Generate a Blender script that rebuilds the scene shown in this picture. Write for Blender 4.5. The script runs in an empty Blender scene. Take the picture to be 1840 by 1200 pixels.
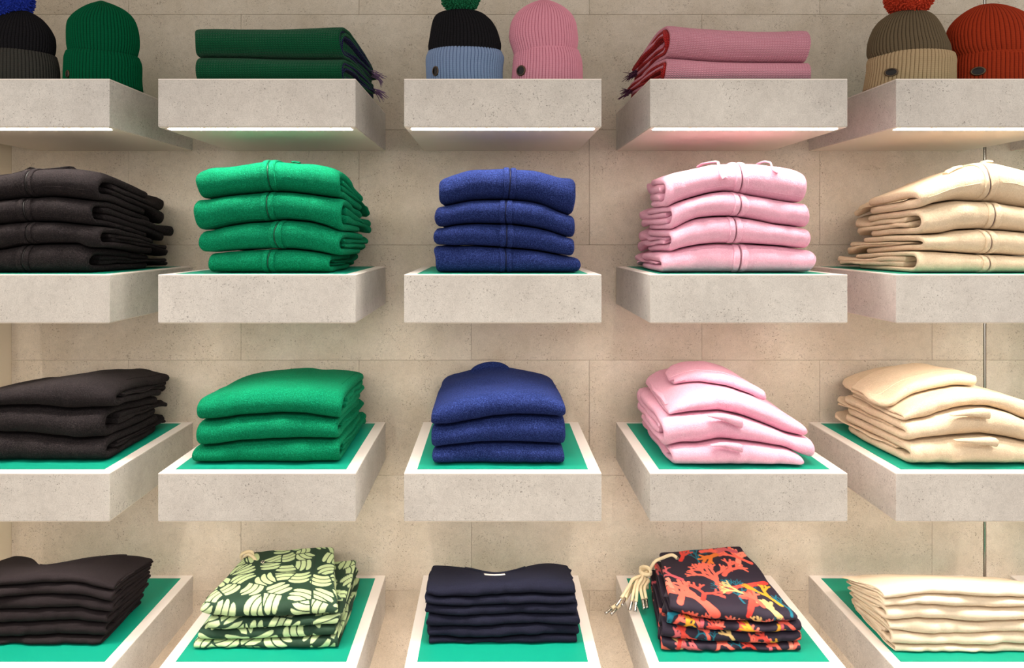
import bpy, bmesh, math, random
import numpy as np

# ------------------------------------------------------------------ camera
F = 1224.0            # focal length in pixels of the 1840x1200 frame
D = 1.552             # camera to the front plane of the shelves
DEPTH = 0.43          # shelf front plane (y=0) to wall (y=DEPTH)
EYE = 1.45
VX, VY = 887.0, 424.0
scene = bpy.context.scene
cam_d = bpy.data.cameras.new('camera'); cam = bpy.data.objects.new('camera', cam_d)
scene.collection.objects.link(cam)
cam.location = (0, -D, EYE); cam.rotation_euler = (math.pi/2, 0, 0)
cam_d.sensor_width = 36.0; cam_d.lens = 36.0*F/1840.0
cam_d.shift_x = (920-VX)/1840.0; cam_d.shift_y = -(600-VY)/1840.0
cam_d.clip_start = 0.01
scene.camera = cam
# ------------------------------------------------------------------ light
scene.view_settings.view_transform = 'Standard'; scene.view_settings.look = 'None'
scene.view_settings.gamma = 1.0; scene.view_settings.use_curve_mapping = False
scene.view_settings.exposure = 0.28
world = bpy.data.worlds.new('world'); scene.world = world
world.use_nodes = True
bg = world.node_tree.nodes['Background']
bg.inputs[0].default_value = (1.0, 0.955, 0.91, 1); bg.inputs[1].default_value = 0.80

def spot(loc, target, power, size_deg, blend, radius, color):
    l = bpy.data.lights.new('track_spot_light', 'SPOT'); o = bpy.data.objects.new('track_spot_light', l)
    scene.collection.objects.link(o); o.location = loc
    d = np.array(target)-np.array(loc)
    import mathutils
    o.rotation_euler = mathutils.Vector(d).to_track_quat('-Z', 'Y').to_euler()
    l.energy = power; l.spot_size = math.radians(size_deg); l.spot_blend = blend
    l.shadow_soft_size = radius; l.color = color
for i in range(7):
    x = -1.66+0.56*i
    spot((x, -0.89, 3.95), (x*0.98, 0.05, 0.55), 105, 22, 1.0, 0.025, (1.0, 0.91, 0.80))
for x in (-1.5, -0.5, 0.5, 1.5):
    spot((x, -2.77, 3.95), (x*0.9, 0.2, 0.50), 120, 27, 1.0, 0.03, (1.0, 0.92, 0.82))
STRIP = 50.0

rng = np.random.default_rng(7)
C = scene.collection
# ------------------------------------------------------------------ helpers
def PX(px, y): return (px-VX)*(D+y)/F
def PZ(py, y): return EYE-(py-VY)*(D+y)/F
def P3(px, py, y): return np.array([PX(px, y), y, PZ(py, y)])

def thing(name, label, cat, loc, group=None):
    o = bpy.data.objects.new(name, None); C.objects.link(o); o.location = tuple(float(v) for v in loc)
    o.empty_display_size = 0.03
    o['label'] = label; o['category'] = cat
    if group: o['group'] = group
    return o
def root_loc(o):
    while o is not None and o.parent is not None: o = o.parent
    return np.array(o.location) if o is not None else np.zeros(3)
def link(name, me, mat, parent=None, loc=None):
    o = bpy.data.objects.new(name, me); C.objects.link(o)
    if mat is not None and not me.materials: me.materials.append(mat)
    if parent is not None: o.parent = parent
    if loc is not None: o.location = loc
    return o
def mesh(name, verts, faces, mat, parent=None, smooth=True, uv=None, color=None):
    """verts in world space; shifted into the thing's own space"""
    v = np.asarray(verts, dtype=np.float64)
    if parent is not None: v = v-root_loc(parent)
    me = bpy.data.meshes.new(name)
    if isinstance(faces, np.ndarray):
        nf = len(faces); k = faces.shape[1]
        me.vertices.add(len(v)); me.vertices.foreach_set('co', v.astype(np.float32).ravel())
        me.loops.add(nf*k); me.loops.foreach_set('vertex_index', faces.astype(np.int32).ravel())
        me.polygons.add(nf); me.polygons.foreach_set('loop_start', np.arange(0, nf*k, k, dtype=np.int32))
        me.update(calc_edges=True)
    else:
        me.from_pydata([tuple(p) for p in v], [], [tuple(int(i) for i in f) for f in faces]); me.update()
    if smooth: me.polygons.foreach_set('use_smooth', np.ones(len(me.polygons), dtype=bool))
    if uv is not None:
        a = me.attributes.new('cloth', 'FLOAT_VECTOR', 'POINT')
        a.data.foreach_set('vector', np.c_[uv, np.zeros(len(uv))].astype(np.float32).ravel())
    if color is not None:
        a = me.attributes.new('print', 'FLOAT_COLOR', 'POINT')
        a.data.foreach_set('color', np.c_[color, np.ones(len(color))].astype(np.float32).ravel())
    return link(name, me, mat, parent)
def box_mesh(x0, x1, y0, y1, z0, z1, bevel=0.0, seg=1):
    bm = bmesh.new(); bmesh.ops.create_cube(bm, size=1)
    for v in bm.verts:
        v.co = ((x0+x1)/2+v.co.x*(x1-x0), (y0+y1)/2+v.co.y*(y1-y0), (z0+z1)/2+v.co.z*(z1-z0))
    if bevel: bmesh.ops.bevel(bm, geom=bm.edges[:], offset=bevel, segments=seg, affect='EDGES')
    me = bpy.data.meshes.new('box'); bm.to_mesh(me); bm.free(); return me
def box(name, ext, mat, parent=None, bevel=0.0):
    e = list(ext)
    if parent is not None:
        r = root_loc(parent); e = [e[0]-r[0], e[1]-r[0], e[2]-r[1], e[3]-r[1], e[4]-r[2], e[5]-r[2]]
    me = box_mesh(*e, bevel=bevel); me.name = name
    return link(name, me, mat, parent)

def vnoise(x, y, seed):
    """smooth value noise, about -1..1"""
    x = np.asarray(x, float)+seed*17.31; y = np.asarray(y, float)+seed*5.77
    xi = np.floor(x).astype(np.int64); yi = np.floor(y).astype(np.int64)
    fx = x-xi; fy = y-yi; fx = fx*fx*fx*(fx*(fx*6-15)+10); fy = fy*fy*fy*(fy*(fy*6-15)+10)
    def h(a, b):
        n = (a*374761393+b*668265263+int(seed)*1442695041) & 0x7fffffff
        n = ((n ^ (n >> 13))*1274126177) & 0x7fffffff
        n = n ^ (n >> 16)
        return (n & 0xffff)/32767.5-1.0
    return (h(xi, yi)*(1-fx)+h(xi+1, yi)*fx)*(1-fy)+(h(xi, yi+1)*(1-fx)+h(xi+1, yi+1)*fx)*fy

# ---- thick, soft-edged sheets
def stations(n, r, K=3):
    """interior stations 0..1 plus rounded-edge stations; returns positions, edge factor"""
    r = min(r, 0.45)
    ph = np.linspace(0, math.pi/2, K+1)
    a = r*(1-np.cos(ph)); e = np.sin(ph)
    mid = np.linspace(r, 1-r, n)[1:-1] if np.isscalar(n) else np.asarray(n)
    mid = mid[(mid > r*1.02) & (mid < 1-r*1.02)]
    return np.r_[a, mid, 1-a[::-1]], np.r_[e, np.ones(len(mid)), e[::-1]]
def grid_normals(Pg):
    du = np.gradient(Pg, axis=1); ds = np.gradient(Pg, axis=0)
    n = np.cross(du, ds); l = np.linalg.norm(n, axis=2, keepdims=True); l[l < 1e-12] = 1e-12
    return n/l
def thick(f, ns, nu, t, Ls, Lu, K=3):
    """f(S,U)->points (n,m,3); closed soft-edged sheet of half thickness t (float or callable)"""
    s, es = stations(ns, t/Ls, K); u, eu = stations(nu, t/Lu, K)
    S, U = np.meshgrid(s, u, indexing='ij')
    Pg = f(S, U)
    if isinstance(Pg, tuple): Pg, tl = Pg
    else: tl = t
    N = grid_normals(Pg)
    E = (es[:, None]*eu[None, :]*tl)[..., None]
    n, m = S.shape
    top = np.arange(n*m).reshape(n, m)
    rim = np.zeros((n, m), bool); rim[0] = rim[-1] = True; rim[:, 0] = rim[:, -1] = True
    bot = np.full((n, m), -1); bot[rim] = top[rim]
    k = (~rim).sum(); bot[~rim] = n*m+np.arange(k)
    V = np.r_[(Pg+N*E).reshape(-1, 3), (Pg-N*E)[~rim]]
    uvt = np.stack([S*Ls, U*Lu], 2)
    UV = np.r_[uvt.reshape(-1, 2), uvt[~rim]]
    def q(i): return np.stack([i[:-1, :-1], i[:-1, 1:], i[1:, 1:], i[1:, :-1]], 2).reshape(-1, 4)
    Fq = np.r_[q(top), q(bot)[:, ::-1]]
    return V, Fq, UV
def tube(pts, r, sides=8, sub=6, closed_ends=True):
    p = np.asarray(pts, float)
    if sub > 1 and len(p) > 2:
        q = np.r_[[2*p[0]-p[1]], p, [2*p[-1]-p[-2]]]; out = []
        for i in range(1, len(q)-2):
            for t in np.linspace(0, 1, sub, endpoint=False):
                a, b, c, d = q[i-1], q[i], q[i+1], q[i+2]
                out.append(0.5*((2*b)+(-a+c)*t+(2*a-5*b+4*c-d)*t*t+(-a+3*b-3*c+d)*t**3))
        out.append(p[-1]); p = np.array(out)
    n = len(p); rr = np.full(n, r) if np.isscalar(r) else np.interp(np.linspace(0, 1, n), np.linspace(0, 1, len(r)), r)
    T = np.gradient(p, axis=0); T /= np.linalg.norm(T, axis=1)[:, None]+1e-12
    up = np.array([0.31, 0.17, 0.93]); A = np.cross(T, up); A /= np.linalg.norm(A, axis=1)[:, None]+1e-12
    B = np.cross(T, A); th = np.linspace(0, 2*math.pi, sides, endpoint=False)
    V = (p[:, None]+rr[:, None, None]*(A[:, None]*np.cos(th)[None, :, None]+B[:, None]*np.sin(th)[None, :, None])).reshape(-1, 3)
    Fs = []
    for i in range(n-1):
        for j in range(sides):
            k = (j+1) % sides
            Fs.append((i*sides+j, (i+1)*sides+j, (i+1)*sides+k, i*sides+k))
    if closed_ends: Fs.append(tuple(range(sides))); Fs.append(tuple(range((n-1)*sides, n*sides))[::-1])
    return V, Fs
def merge(parts):
    V = []; Fs = []; o = 0
    for v, f in parts:
        V.append(np.asarray(v)); Fs += [tuple(int(i)+o for i in q) for q in f]; o += len(v)
    return np.concatenate(V), Fs

# ------------------------------------------------------------------ materials
def srgb(r, g, b):
    def c(v):
        v /= 255.0
        return v/12.92 if v <= 0.04045 else ((v+0.055)/1.055)**2.4
    return (c(r), c(g), c(b), 1.0)
class NT:
    def __init__(self, name):
        self.m = bpy.data.materials.new(name); self.m.use_nodes = True
        self.t = self.m.node_tree; self.b = self.t.nodes['Principled BSDF']
    def n(self, typ, **kw):
        x = self.t.nodes.new(typ)
        for k, v in kw.items():
            if k in ('operation', 'blend_type', 'data_type', 'attribute_name', 'feature', 'wave_type', 'bands_direction', 'wave_profile', 'distance', 'noise_dimensions'):
                setattr(x, k, v)
            else: x.inputs[k.replace('_', ' ')].default_value = v
        return x
    def l(self, a, b): self.t.links.new(a, b)
    def mix(self, fac, a, b, blend='MIX'):
        x = self.t.nodes.new('ShaderNodeMix'); x.data_type = 'RGBA'; x.blend_type = blend
        for sock, v in ((x.inputs[0], fac), (x.inputs[6], a), (x.inputs[7], b)):
            if isinstance(v, bpy.types.NodeSocket): self.l(v, sock)
            else: sock.default_value = v
        return x.outputs[2]
    def ramp(self, inp, stops):
        x = self.t.nodes.new('ShaderNodeValToRGB'); e = x.color_ramp.elements
        e[0].position, e[0].color = stops[0]; e[1].position, e[1].color = stops[-1]
        for p, c in stops[1:-1]:
            q = e.new(p); q.color = c
        self.l(inp, x.inputs[0]); return x.outputs[0]
    def math(self, op, a, b=0.0):
        x = self.t.nodes.new('ShaderNodeMath'); x.operation = op
        for i, v in enumerate((a, b)):
            if isinstance(v, bpy.types.NodeSocket): self.l(v, x.inputs[i])
            else: x.inputs[i].default_value = v
        return x.outputs[0]
    def bump(self, h, strength, dist):
        x = self.n('ShaderNodeBump'); x.inputs['Strength'].default_value = strength; x.inputs['Distance'].default_value = dist
        self.l(h, x.inputs['Height']); self.l(x.outputs[0], self.b.inputs['Normal'])
def g(v): return (v, v, v, 1)
def m_plain(name, col, rough=0.5, metal=0.0, spec=0.5):
    k = NT(name); k.b.inputs['Base Color'].default_value = col; k.b.inputs['Roughness'].default_value = rough
    k.b.inputs['Metallic'].default_value = metal; k.b.inputs['Specular IOR Level'].default_value = spec
    return k.m
def m_stone(name, a, b, dark, tilevar, mk=0.5):
    k = NT(name); geo = k.n('ShaderNodeNewGeometry'); pos = geo.outputs['Position']
    oi = k.n('ShaderNodeObjectInfo')
    off = k.n('ShaderNodeVectorMath', operation='MULTIPLY_ADD')
    cmb = k.n('ShaderNodeCombineXYZ'); k.l(oi.outputs['Random'], cmb.inputs[0]); k.l(oi.outputs['Random'], cmb.inputs[2])
    k.l(cmb.outputs[0], off.inputs[0]); off.inputs[1].default_value = (37.0, 0, 91.0); k.l(pos, off.inputs[2])
    v = off.outputs[0]
    def noise(scale, detail=4, rough=0.6, dist=0.0):
        x = k.n('ShaderNodeTexNoise', Scale=scale, Detail=detail, Roughness=rough, Distortion=dist); k.l(v, x.inputs['Vector']); return x.outputs['Fac']
    base = k.mix(k.ramp(noise(7, 5, 0.65), [(0.33, g(0)), (0.68, g(1))]), a, b)
    fine = noise(400, 3, 0.75)
    base = k.mix(0.6, base, k.ramp(fine, [(0.32, g(0.62)), (0.62, g(1.0))]), 'MULTIPLY')
    base = k.mix(0.38, base, k.ramp(noise(48, 4, 0.75, 1.0), [(0.3, g(0.70)), (0.6, g(1.0))]), 'MULTIPLY')
    # short dark worm marks and pits, clustered
    warp = k.n('ShaderNodeTexNoise', Scale=38.0, Detail=3.0); k.l(v, warp.inputs['Vector'])
    wv = k.n('ShaderNodeVectorMath', operation='MULTIPLY_ADD'); k.l(warp.outputs['Color'], wv.inputs[0])
    wv.inputs[1].default_value = (0.03, 0.03, 0.03); k.l(v, wv.inputs[2])
    vo = k.n('ShaderNodeTexVoronoi', feature='DISTANCE_TO_EDGE', Scale=120.0); k.l(wv.outputs[0], vo.inputs['Vector'])
    line = k.ramp(vo.outputs['Distance'], [(0.0, g(1)), (0.09, g(0))])
    mask = k.ramp(noise(150, 3, 0.6), [(0.55, g(0)), (0.62, g(1))])
    clus = k.ramp(noise(10, 5, 0.7, 1.0), [(0.44, g(0.12)), (0.62, g(1))])
    worm = k.math('MULTIPLY', k.math('MULTIPLY', line, mask), clus)
    pit = k.math('MULTIPLY', k.ramp(noise(230, 1, 0.4), [(0.66, g(0)), (0.72, g(1))]), clus)
    marks = k.math('MINIMUM', k.math('ADD', worm, pit), 1.0)
    col = k.mix(k.math('MULTIPLY', marks, mk), base, dark)
    if tilevar:
        col = k.mix(1.0, col, k.ramp(oi.outputs['Random'], [(0.0, (0.93, 0.92, 0.91, 1)), (1.0, (1, 1, 1, 1))]), 'MULTIPLY')
    k.l(col, k.b.inputs['Base Color']); k.b.inputs['Roughness'].default_value = 0.62
    k.b.inputs['Specular IOR Level'].default_value = 0.25
    h = k.math('SUBTRACT', k.math('MULTIPLY', fine, 0.35), marks); k.bump(h, 0.35, 0.0012)
    return k.m
def m_fleece(name, col, speck, amount=0.5, sheen=0.25, scale=420.0, bump=1.0, sheen_col=None):
    k = NT(name); tc = k.n('ShaderNodeTexCoord')
    n1 = k.n('ShaderNodeTexNoise', Scale=scale, Detail=2.0, Roughness=0.7); k.l(tc.outputs['Object'], n1.inputs['Vector'])
    n2 = k.n('ShaderNodeTexNoise', Scale=scale*0.23, Detail=2.0, Roughness=0.6); k.l(tc.outputs['Object'], n2.inputs['Vector'])
    c = k.mix(k.math('MULTIPLY', k.ramp(n1.outputs['Fac'], [(0.45, g(0)), (0.66, g(1))]), amount), col, speck)
    c = k.mix(0.25, c, k.ramp(n2.outputs['Fac'], [(0.3, g(0.75)), (0.7, g(1.0))]), 'MULTIPLY')
    k.l(c, k.b.inputs['Base Color']); k.b.inputs['Roughness'].default_value = 0.92
    k.b.inputs['Specular IOR Level'].default_value = 0.1
    k.b.inputs['Sheen Weight'].default_value = sheen; k.b.inputs['Sheen Roughness'].default_value = 0.5
    k.b.inputs['Sheen Tint'].default_value = sheen_col or speck
    h = k.math('ADD', n1.outputs['Fac'], k.math('MULTIPLY', n2.outputs['Fac'], 1.2)); k.bump(h, bump, 0.0016)
    return k.m
def m_knit(name, col, dark, pu, pv):
    """stocking stitch; pitches in metres on the 'cloth' coordinates"""
    k = NT(name); at = k.n('ShaderNodeAttribute', attribute_name='cloth')
    sp = k.n('ShaderNodeSeparateXYZ'); k.l(at.outputs['Vector'], sp.inputs[0])
    a = k.math('MULTIPLY', sp.outputs[0], 2*math.pi/pu)
    zig = k.math('ABSOLUTE', k.math('SINE', k.math('MULTIPLY', a, 0.5)))
    b = k.math('ADD', k.math('MULTIPLY', sp.outputs[1], 2*math.pi/pv), k.math('MULTIPLY', zig, 2.2))
    h = k.math('MULTIPLY', k.math('ADD', k.math('MULTIPLY', k.math('SINE', b), 0.5), 0.5), k.math('POWER', k.math('ADD', 0.05, zig), 0.6))
    n1 = k.n('ShaderNodeTexNoise', Scale=900.0, Detail=1.0)
    tc = k.n('ShaderNodeTexCoord'); k.l(tc.outputs['Object'], n1.inputs['Vector'])
    c = k.mix(k.ramp(h, [(0.05, g(1)), (0.55, g(0))]), col, dark)  # dark in the stitch pits: shade between stitches painted into the colour
    c = k.mix(0.3, c, k.ramp(n1.outputs['Fac'], [(0.3, g(0.7)), (0.7, g(1))]), 'MULTIPLY')
    k.l(c, k.b.inputs['Base Color']); k.b.inputs['Roughness'].default_value = 0.95; k.b.inputs['Specular IOR Level'].default_value = 0.08
    k.b.inputs['Sheen Weight'].default_value = 0.1
    k.bump(h, 0.9, 0.0022)
    return k.m
def m_print(name, rough=0.75):
    k = NT(name); at = k.n('ShaderNodeVertexColor'); at.layer_name = 'print'
    tc = k.n('ShaderNodeTexCoord'); n1 = k.n('ShaderNodeTexNoise', Scale=900.0, Detail=1.0); k.l(tc.outputs['Object'], n1.inputs['Vector'])
    c = k.mix(0.18, at.outputs['Color'], k.ramp(n1.outputs['Fac'], [(0.3, g(0.7)), (0.7, g(1))]), 'MULTIPLY')
    k.l(c, k.b.inputs['Base Color']); k.b.inputs['Roughness'].default_value = rough
    k.b.inputs['Specular IOR Level'].default_value = 0.25; k.bump(n1.outputs['Fac'], 0.15, 0.0006)
    return k.m

M_WALL = m_stone('limestone_wall', srgb(208, 194, 174), srgb(227, 215, 198), srgb(92, 76, 60), True, 0.72)
M_SHELF = m_stone('limestone_shelf', srgb(213, 207, 200), srgb(229, 224, 217), srgb(84, 76, 70), True, 0.72)
M_JOINT = m_plain('joint_filler', srgb(150, 128, 102), 0.9)
M_PLASTER = m_plain('painted_plaster', srgb(232, 218, 194), 0.8)
M_WHITE = m_plain('white_solid_surface', srgb(234, 225, 217), 0.45)
M_UNDER = m_plain('satin_underside', srgb(226, 214, 200), 0.38)
M_MAT = m_plain('green_mat', srgb(0, 146, 120), 0.55, 0.0, 0.3)
M_FLOOR = m_plain('floor_screed', srgb(176, 164, 150), 0.6)
M_CEIL = m_plain('white_ceiling', srgb(225, 220, 214), 0.85)
M_METAL = m_plain('brushed_metal', srgb(205, 200, 192), 0.25, 1.0)
M_DARK = m_plain('dark_slot', srgb(46, 38, 32), 0.8)
k = NT('light_diffuser'); k.b.inputs['Base Color'].default_value = srgb(255, 250, 245)
k.b.inputs['Emission Color'].default_value = (1.0, 0.91, 0.82, 1); k.b.inputs['Emission Strength'].default_value = STRIP
M_STRIP = k.m

# ------------------------------------------------------------------ the setting
ROW_TOP = [141, 493, 850, 1202]; TH = 0.1115
ROW_Z = [PZ(p, 0) for p in ROW_TOP]
COL_X = [PX(-158+442*i, 0) for i in range(5)]+[PX(1815, DEPTH)]
SW = 0.45
SLOT_X = PX(1769.8, DEPTH)
wall = box('wall_back', (-1.75, 2.3, DEPTH+0.012, DEPTH+0.12, 0.0, 4.05), M_JOINT); wall['kind'] = 'structure'
floor = box('floor', (-3.0, 3.2, -3.6, DEPTH+0.12, -0.08, 0.0), M_FLOOR); floor['kind'] = 'structure'
ceil = box('ceiling', (-3.0, 3.2, -3.6, DEPTH+0.12, 4.05, 4.13), M_CEIL); ceil['kind'] = 'structure'
wl = box('wall_left', (-1.75, PX(20, DEPTH), -0.12, DEPTH+0.011, 0.0, 4.05), M_PLASTER, bevel=0.003); wl['kind'] = 'structure'
TW, THH = 414*(D+DEPTH)/F, 207*(D+DEPTH)/F
tile_cache = {}
def tile(x0, x1, z0, z1):
    key = (round(x1-x0, 4), round(z1-z0, 4))
    if key not in tile_cache:
        me = box_mesh(-(x1-x0)/2, (x1-x0)/2, -0.007, 0.007, -(z1-z0)/2, (z1-z0)/2, bevel=0.0004)
        me.name = 'stone_tile'; me.materials.append(M_WALL); tile_cache[key] = me
    link('stone_tile', tile_cache[key], None, wall, ((x0+x1)/2, DEPTH+0.007, (z0+z1)/2))
gap = 0.0004
zj = [min(PZ(26+207*i, DEPTH), 4.049) for i in range(-6, 8)]
for r in range(len(zj)-1):
    z1, z0 = zj[r]-gap, max(zj[r+1]+gap, 0.001)
    ph = 231.0 if (r-6) % 2 else 433.0          # joints of this course
    xs = [PX(ph+414*i, DEPTH) for i in range(-2, 6)]
    lim0, lim1 = PX(20, DEPTH)+0.001, SLOT_X-0.0045
    for a, b in zip(xs[:-1], xs[1:]):
        a2, b2 = max(a+gap, lim0), min(b-gap, lim1)
        if b2-a2 > 0.01: tile(a2, b2, z0, z1)
    tile(SLOT_X+0.0045, SLOT_X+0.0045+0.52, z0, z1)
rail = thing('shelf_upright', 'slim metal upright set in the vertical slot of the stone wall', 'upright', (SLOT_X, DEPTH, 0.02))
box('slot_channel', (SLOT_X-0.0042, SLOT_X+0.0042, DEPTH+0.0105, DEPTH+0.0118, 0.02, 4.04), M_DARK, rail)
box('upright_bar', (SLOT_X-0.0005, SLOT_X+0.0030, DEPTH+0.002, DEPTH+0.0105, 0.02, 4.04), M_METAL, rail, bevel=0.0005)

# ------------------------------------------------------------------ shelves
col_words = ['cut off by the left edge', 'second from the left', 'in the middle', 'second from the right', 'rightmost full one', 'beyond the metal upright at the right edge']
row_words = ['top row', 'second row', 'third row', 'bottom row']
for r in range(4):
    for c in range(6):
        x0 = COL_X[c]; x1 = x0+SW; zt = ROW_Z[r]; zb = zt-TH
        t = thing('stone_shelf', 'pale stone box shelf in the %s, %s' % (row_words[r], col_words[c]), 'shelf', ((x0+x1)/2, DEPTH, zb), 'stone shelves on the wall')
        box('stone_box', (x0, x1, 0.0, DEPTH, zb+0.002, zt-0.0035), M_SHELF, t, bevel=0.0008)
        box('top_panel', (x0, x1, 0.0, DEPTH, zt-0.0035, zt-0.0006), M_WHITE, t, bevel=0.0006)
        box('green_mat', (x0+0.027, x1-0.027, 0.027, DEPTH-0.018, zt-0.0006, zt), M_MAT, t)
        box('underside_panel', (x0+0.002, x1-0.002, 0.002, DEPTH-0.0005, zb, zb+0.002), M_UNDER, t)
        s = box('light_strip', (x0+0.014, x1-0.014, 0.016, 0.036, zb-0.0010, zb), M_STRIP, t, bevel=0.0008)
        for dx in (0.085, SW-0.085-0.02):
            box('strip_clip', (x0+dx, x0+dx+0.012, 0.016, 0.021, zb-0.0016, zb), M_WHITE, s)

# ------------------------------------------------------------------ folded cloth
class Curve:
    def __init__(self, pts, y, smooth=0.007):
        p = np.array(pts, float); X = PX(p[:, 0], y); Z = PZ(p[:, 1], y)
        self.x = np.linspace(X[0]-0.05, X[-1]+0.05, 260); z = np.interp(self.x, X, Z)
        dx = self.x[1]-self.x[0]; w = int(max(1, smooth*3/dx)); kk = np.exp(-0.5*(np.arange(-w, w+1)*dx/smooth)**2); kk /= kk.sum()
        self.z = np.convolve(np.pad(z, w, mode='edge'), kk, mode='valid')
    def __call__(self, x): return np.interp(x, self.x, self.z)
class Surf:
    """a boundary between two garments of a stack: front curve carried back, drooping by k"""
    def __init__(self, curve, zs, yf, yb, kl, kr, x0, x1, amp, seed, dip=None, flat=0.06):
        self.__dict__.update(locals())
    def __call__(self, x, y):
        if self.curve is None: return np.full(np.broadcast(x, y).shape, self.zs+0.0006)
        v = np.clip((y-self.yf-self.flat)/(self.yb-self.yf-self.flat), 0, 1.3)
        k = self.kl+(self.kr-self.kl)*np.clip((x-self.x0)/(self.x1-self.x0), 0, 1)
        z = self.zs+(self.curve(x)-self.zs)*(1+(k-1)*v**1.15)
        w = vnoise(x*26, y*13, self.seed)+0.6*vnoise(x*9, y*18, self.seed+3)
        z = z+self.amp*w*np.clip(v*3, 0.25, 1)
        if self.dip is not None: z = z+self.dip(x, y)
        return z
def lin(a, b):
    return lambda v: a+(b-a)*v
CLEAR = 0.0015
class Fold:
    """C-shaped fold: top sheet, rounded front, bottom sheet"""
    def __init__(self, lo, up, xl, xr, yf, yb, t, seed, R=None, full=0.8, ybb=None, jitter=0.004, bulge=0.0045, rc=0.02):
        self.rc = rc
        self.lo, self.up, self.xl, self.xr, self.t, self.seed = lo, up, xl, xr, t, seed
        self.yf = yf if callable(yf) else (lambda x: yf+0*x)
        self.yb = yb if callable(yb) else (lambda x: yb+0*x)
        self.ybb = self.yb if ybb is None else (ybb if callable(ybb) else (lambda x: ybb+0*x))
        xm = 0.5*(xl(0)+xr(0)); y0 = float(self.yf(np.array(xm)))
        Tm = float(up(np.array(xm), np.array(y0+0.04))-lo(np.array(xm), np.array(y0+0.04)))
        self.R = R if R is not None else 0.5*Tm
        self.T = Tm; self.full = full; self.jitter = jitter; self.bulge = bulge
        self.W = abs(xr(0)-xl(0)); dep = float(self.yb(np.array(xm)))-y0
        self.dep = dep; self.Lb = 1.6*max(Tm-2*t, 0.01)+self.R
        self.La = max(dep-self.R, 0.02); self.Lu = 2*self.La+self.Lb
        self.ua = self.La/self.Lu; self.ub = (self.La+self.Lb)/self.Lu
    def __call__(self, S, U):
        t = self.t
        topm = U <= self.ua; botm = U >= self.ub
        w_top = np.clip(U/self.ua, 0, 1)                     # 0 back .. 1 front
        w_bot = np.clip((U-self.ub)/(1-self.ub), 0, 1)       # 0 front .. 1 back
        th = np.clip((U-self.ua)/(self.ub-self.ua), 0, 1)*math.pi
        # first guess of x to read the plan, then the real one
        xg = self.xl(0)+(self.xr(0)-self.xl(0))*S
        yf, ybt, ybb = self.yf(xg), self.yb(xg), self.ybb(xg)
        y0 = yf+t+self.R
        y = np.where(topm, ybt+(y0-ybt)*w_top, np.where(botm, y0+(ybb-y0)*w_bot, y0-self.R*np.abs(np.sin(th))**self.full))
        v = np.clip((y-yf)/np.maximum(self.dep, 0.02), 0, 1.2)
        xl, xr = self.xl(v), self.xr(v)
        jl = self.jitter*vnoise(U*9, 0*U, self.seed+11); jr = self.jitter*vnoise(U*9, 0*U+5, self.seed+12)
        yend = np.where(U < 0.5, ybt, ybb); rc = self.rc
        ins = rc*(1-np.sqrt(np.clip(1-np.clip((y-(yend-rc))/rc, 0, 1)**2, 0, 1)))*0.9
        x = xl+jl+ins+(xr+jr-xl-jl-2*ins)*S
        up, lo = self.up(x, np.maximum(y, y0))-CLEAR, self.lo(x, np.maximum(y, y0))+CLEAR
        tl = np.clip((up-lo)*0.24, 0.0006, t); h = np.maximum((up-lo)/2-tl, 0.0004); zc = (up+lo)/2
        z = np.where(topm, zc+h, np.where(botm, zc-h, zc+h*np.cos(th)))
        b = self.bulge*np.sin(th)*(vnoise(x*22, z*16, self.seed)+0.7*vnoise(x*55, z*10, self.seed+5))
        return np.stack([x, y-b, z], -1), tl
    def mesh(self, name, mat, parent, ns=46, na=20, nb=12, nbot=None, colorf=None):
        nbot = nbot or max(8, na//2)
        nu = np.r_[np.linspace(0, self.ua, na), np.linspace(self.ua, self.ub, nb+2)[1:-1], np.linspace(self.ub, 1, nbot)]
        V, Fq, UV = thick(self, ns, nu, self.t, self.W, self.Lu)
        return mesh(name, V, Fq, mat, parent, uv=UV, color=None if colorf is None else colorf(UV))
    def strip(self, name, s0, s1, u0, u1, lift, t, mat, parent, ns=5, nu=24):
        """a band lying on the outside of this fold; s limits may be callables of u"""
        f0 = s0 if callable(s0) else (lambda u: s0+0*u); f1 = s1 if callable(s1) else (lambda u: s1+0*u)
        e = 1e-3
        def fn(a, b):
            U = u0+(u1-u0)*b; S = f0(U)+(f1(U)-f0(U))*a
            P, tl = self(S, U); ds = self(S+e, U)[0]-self(S-e, U)[0]; du = self(S, U+e)[0]-self(S, U-e)[0]
            N = np.cross(du, ds); N /= np.linalg.norm(N, axis=-1, keepdims=True)+1e-12
            lf = lift(U) if callable(lift) else lift+0*U
            return P+N*(tl+lf)[..., None]
        um = np.array([[0.5*(u0+u1)]])
        Ls = max(abs(float(f1(um)-f0(um)))*self.W, 2.2*t); Lu = max(abs(u1-u0)*self.Lu, 2.2*t)
        V, Fq, UV = thick(fn, ns, nu, t, Ls, Lu, K=2)
        return mesh(name, V, Fq, mat, parent, uv=UV)
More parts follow.
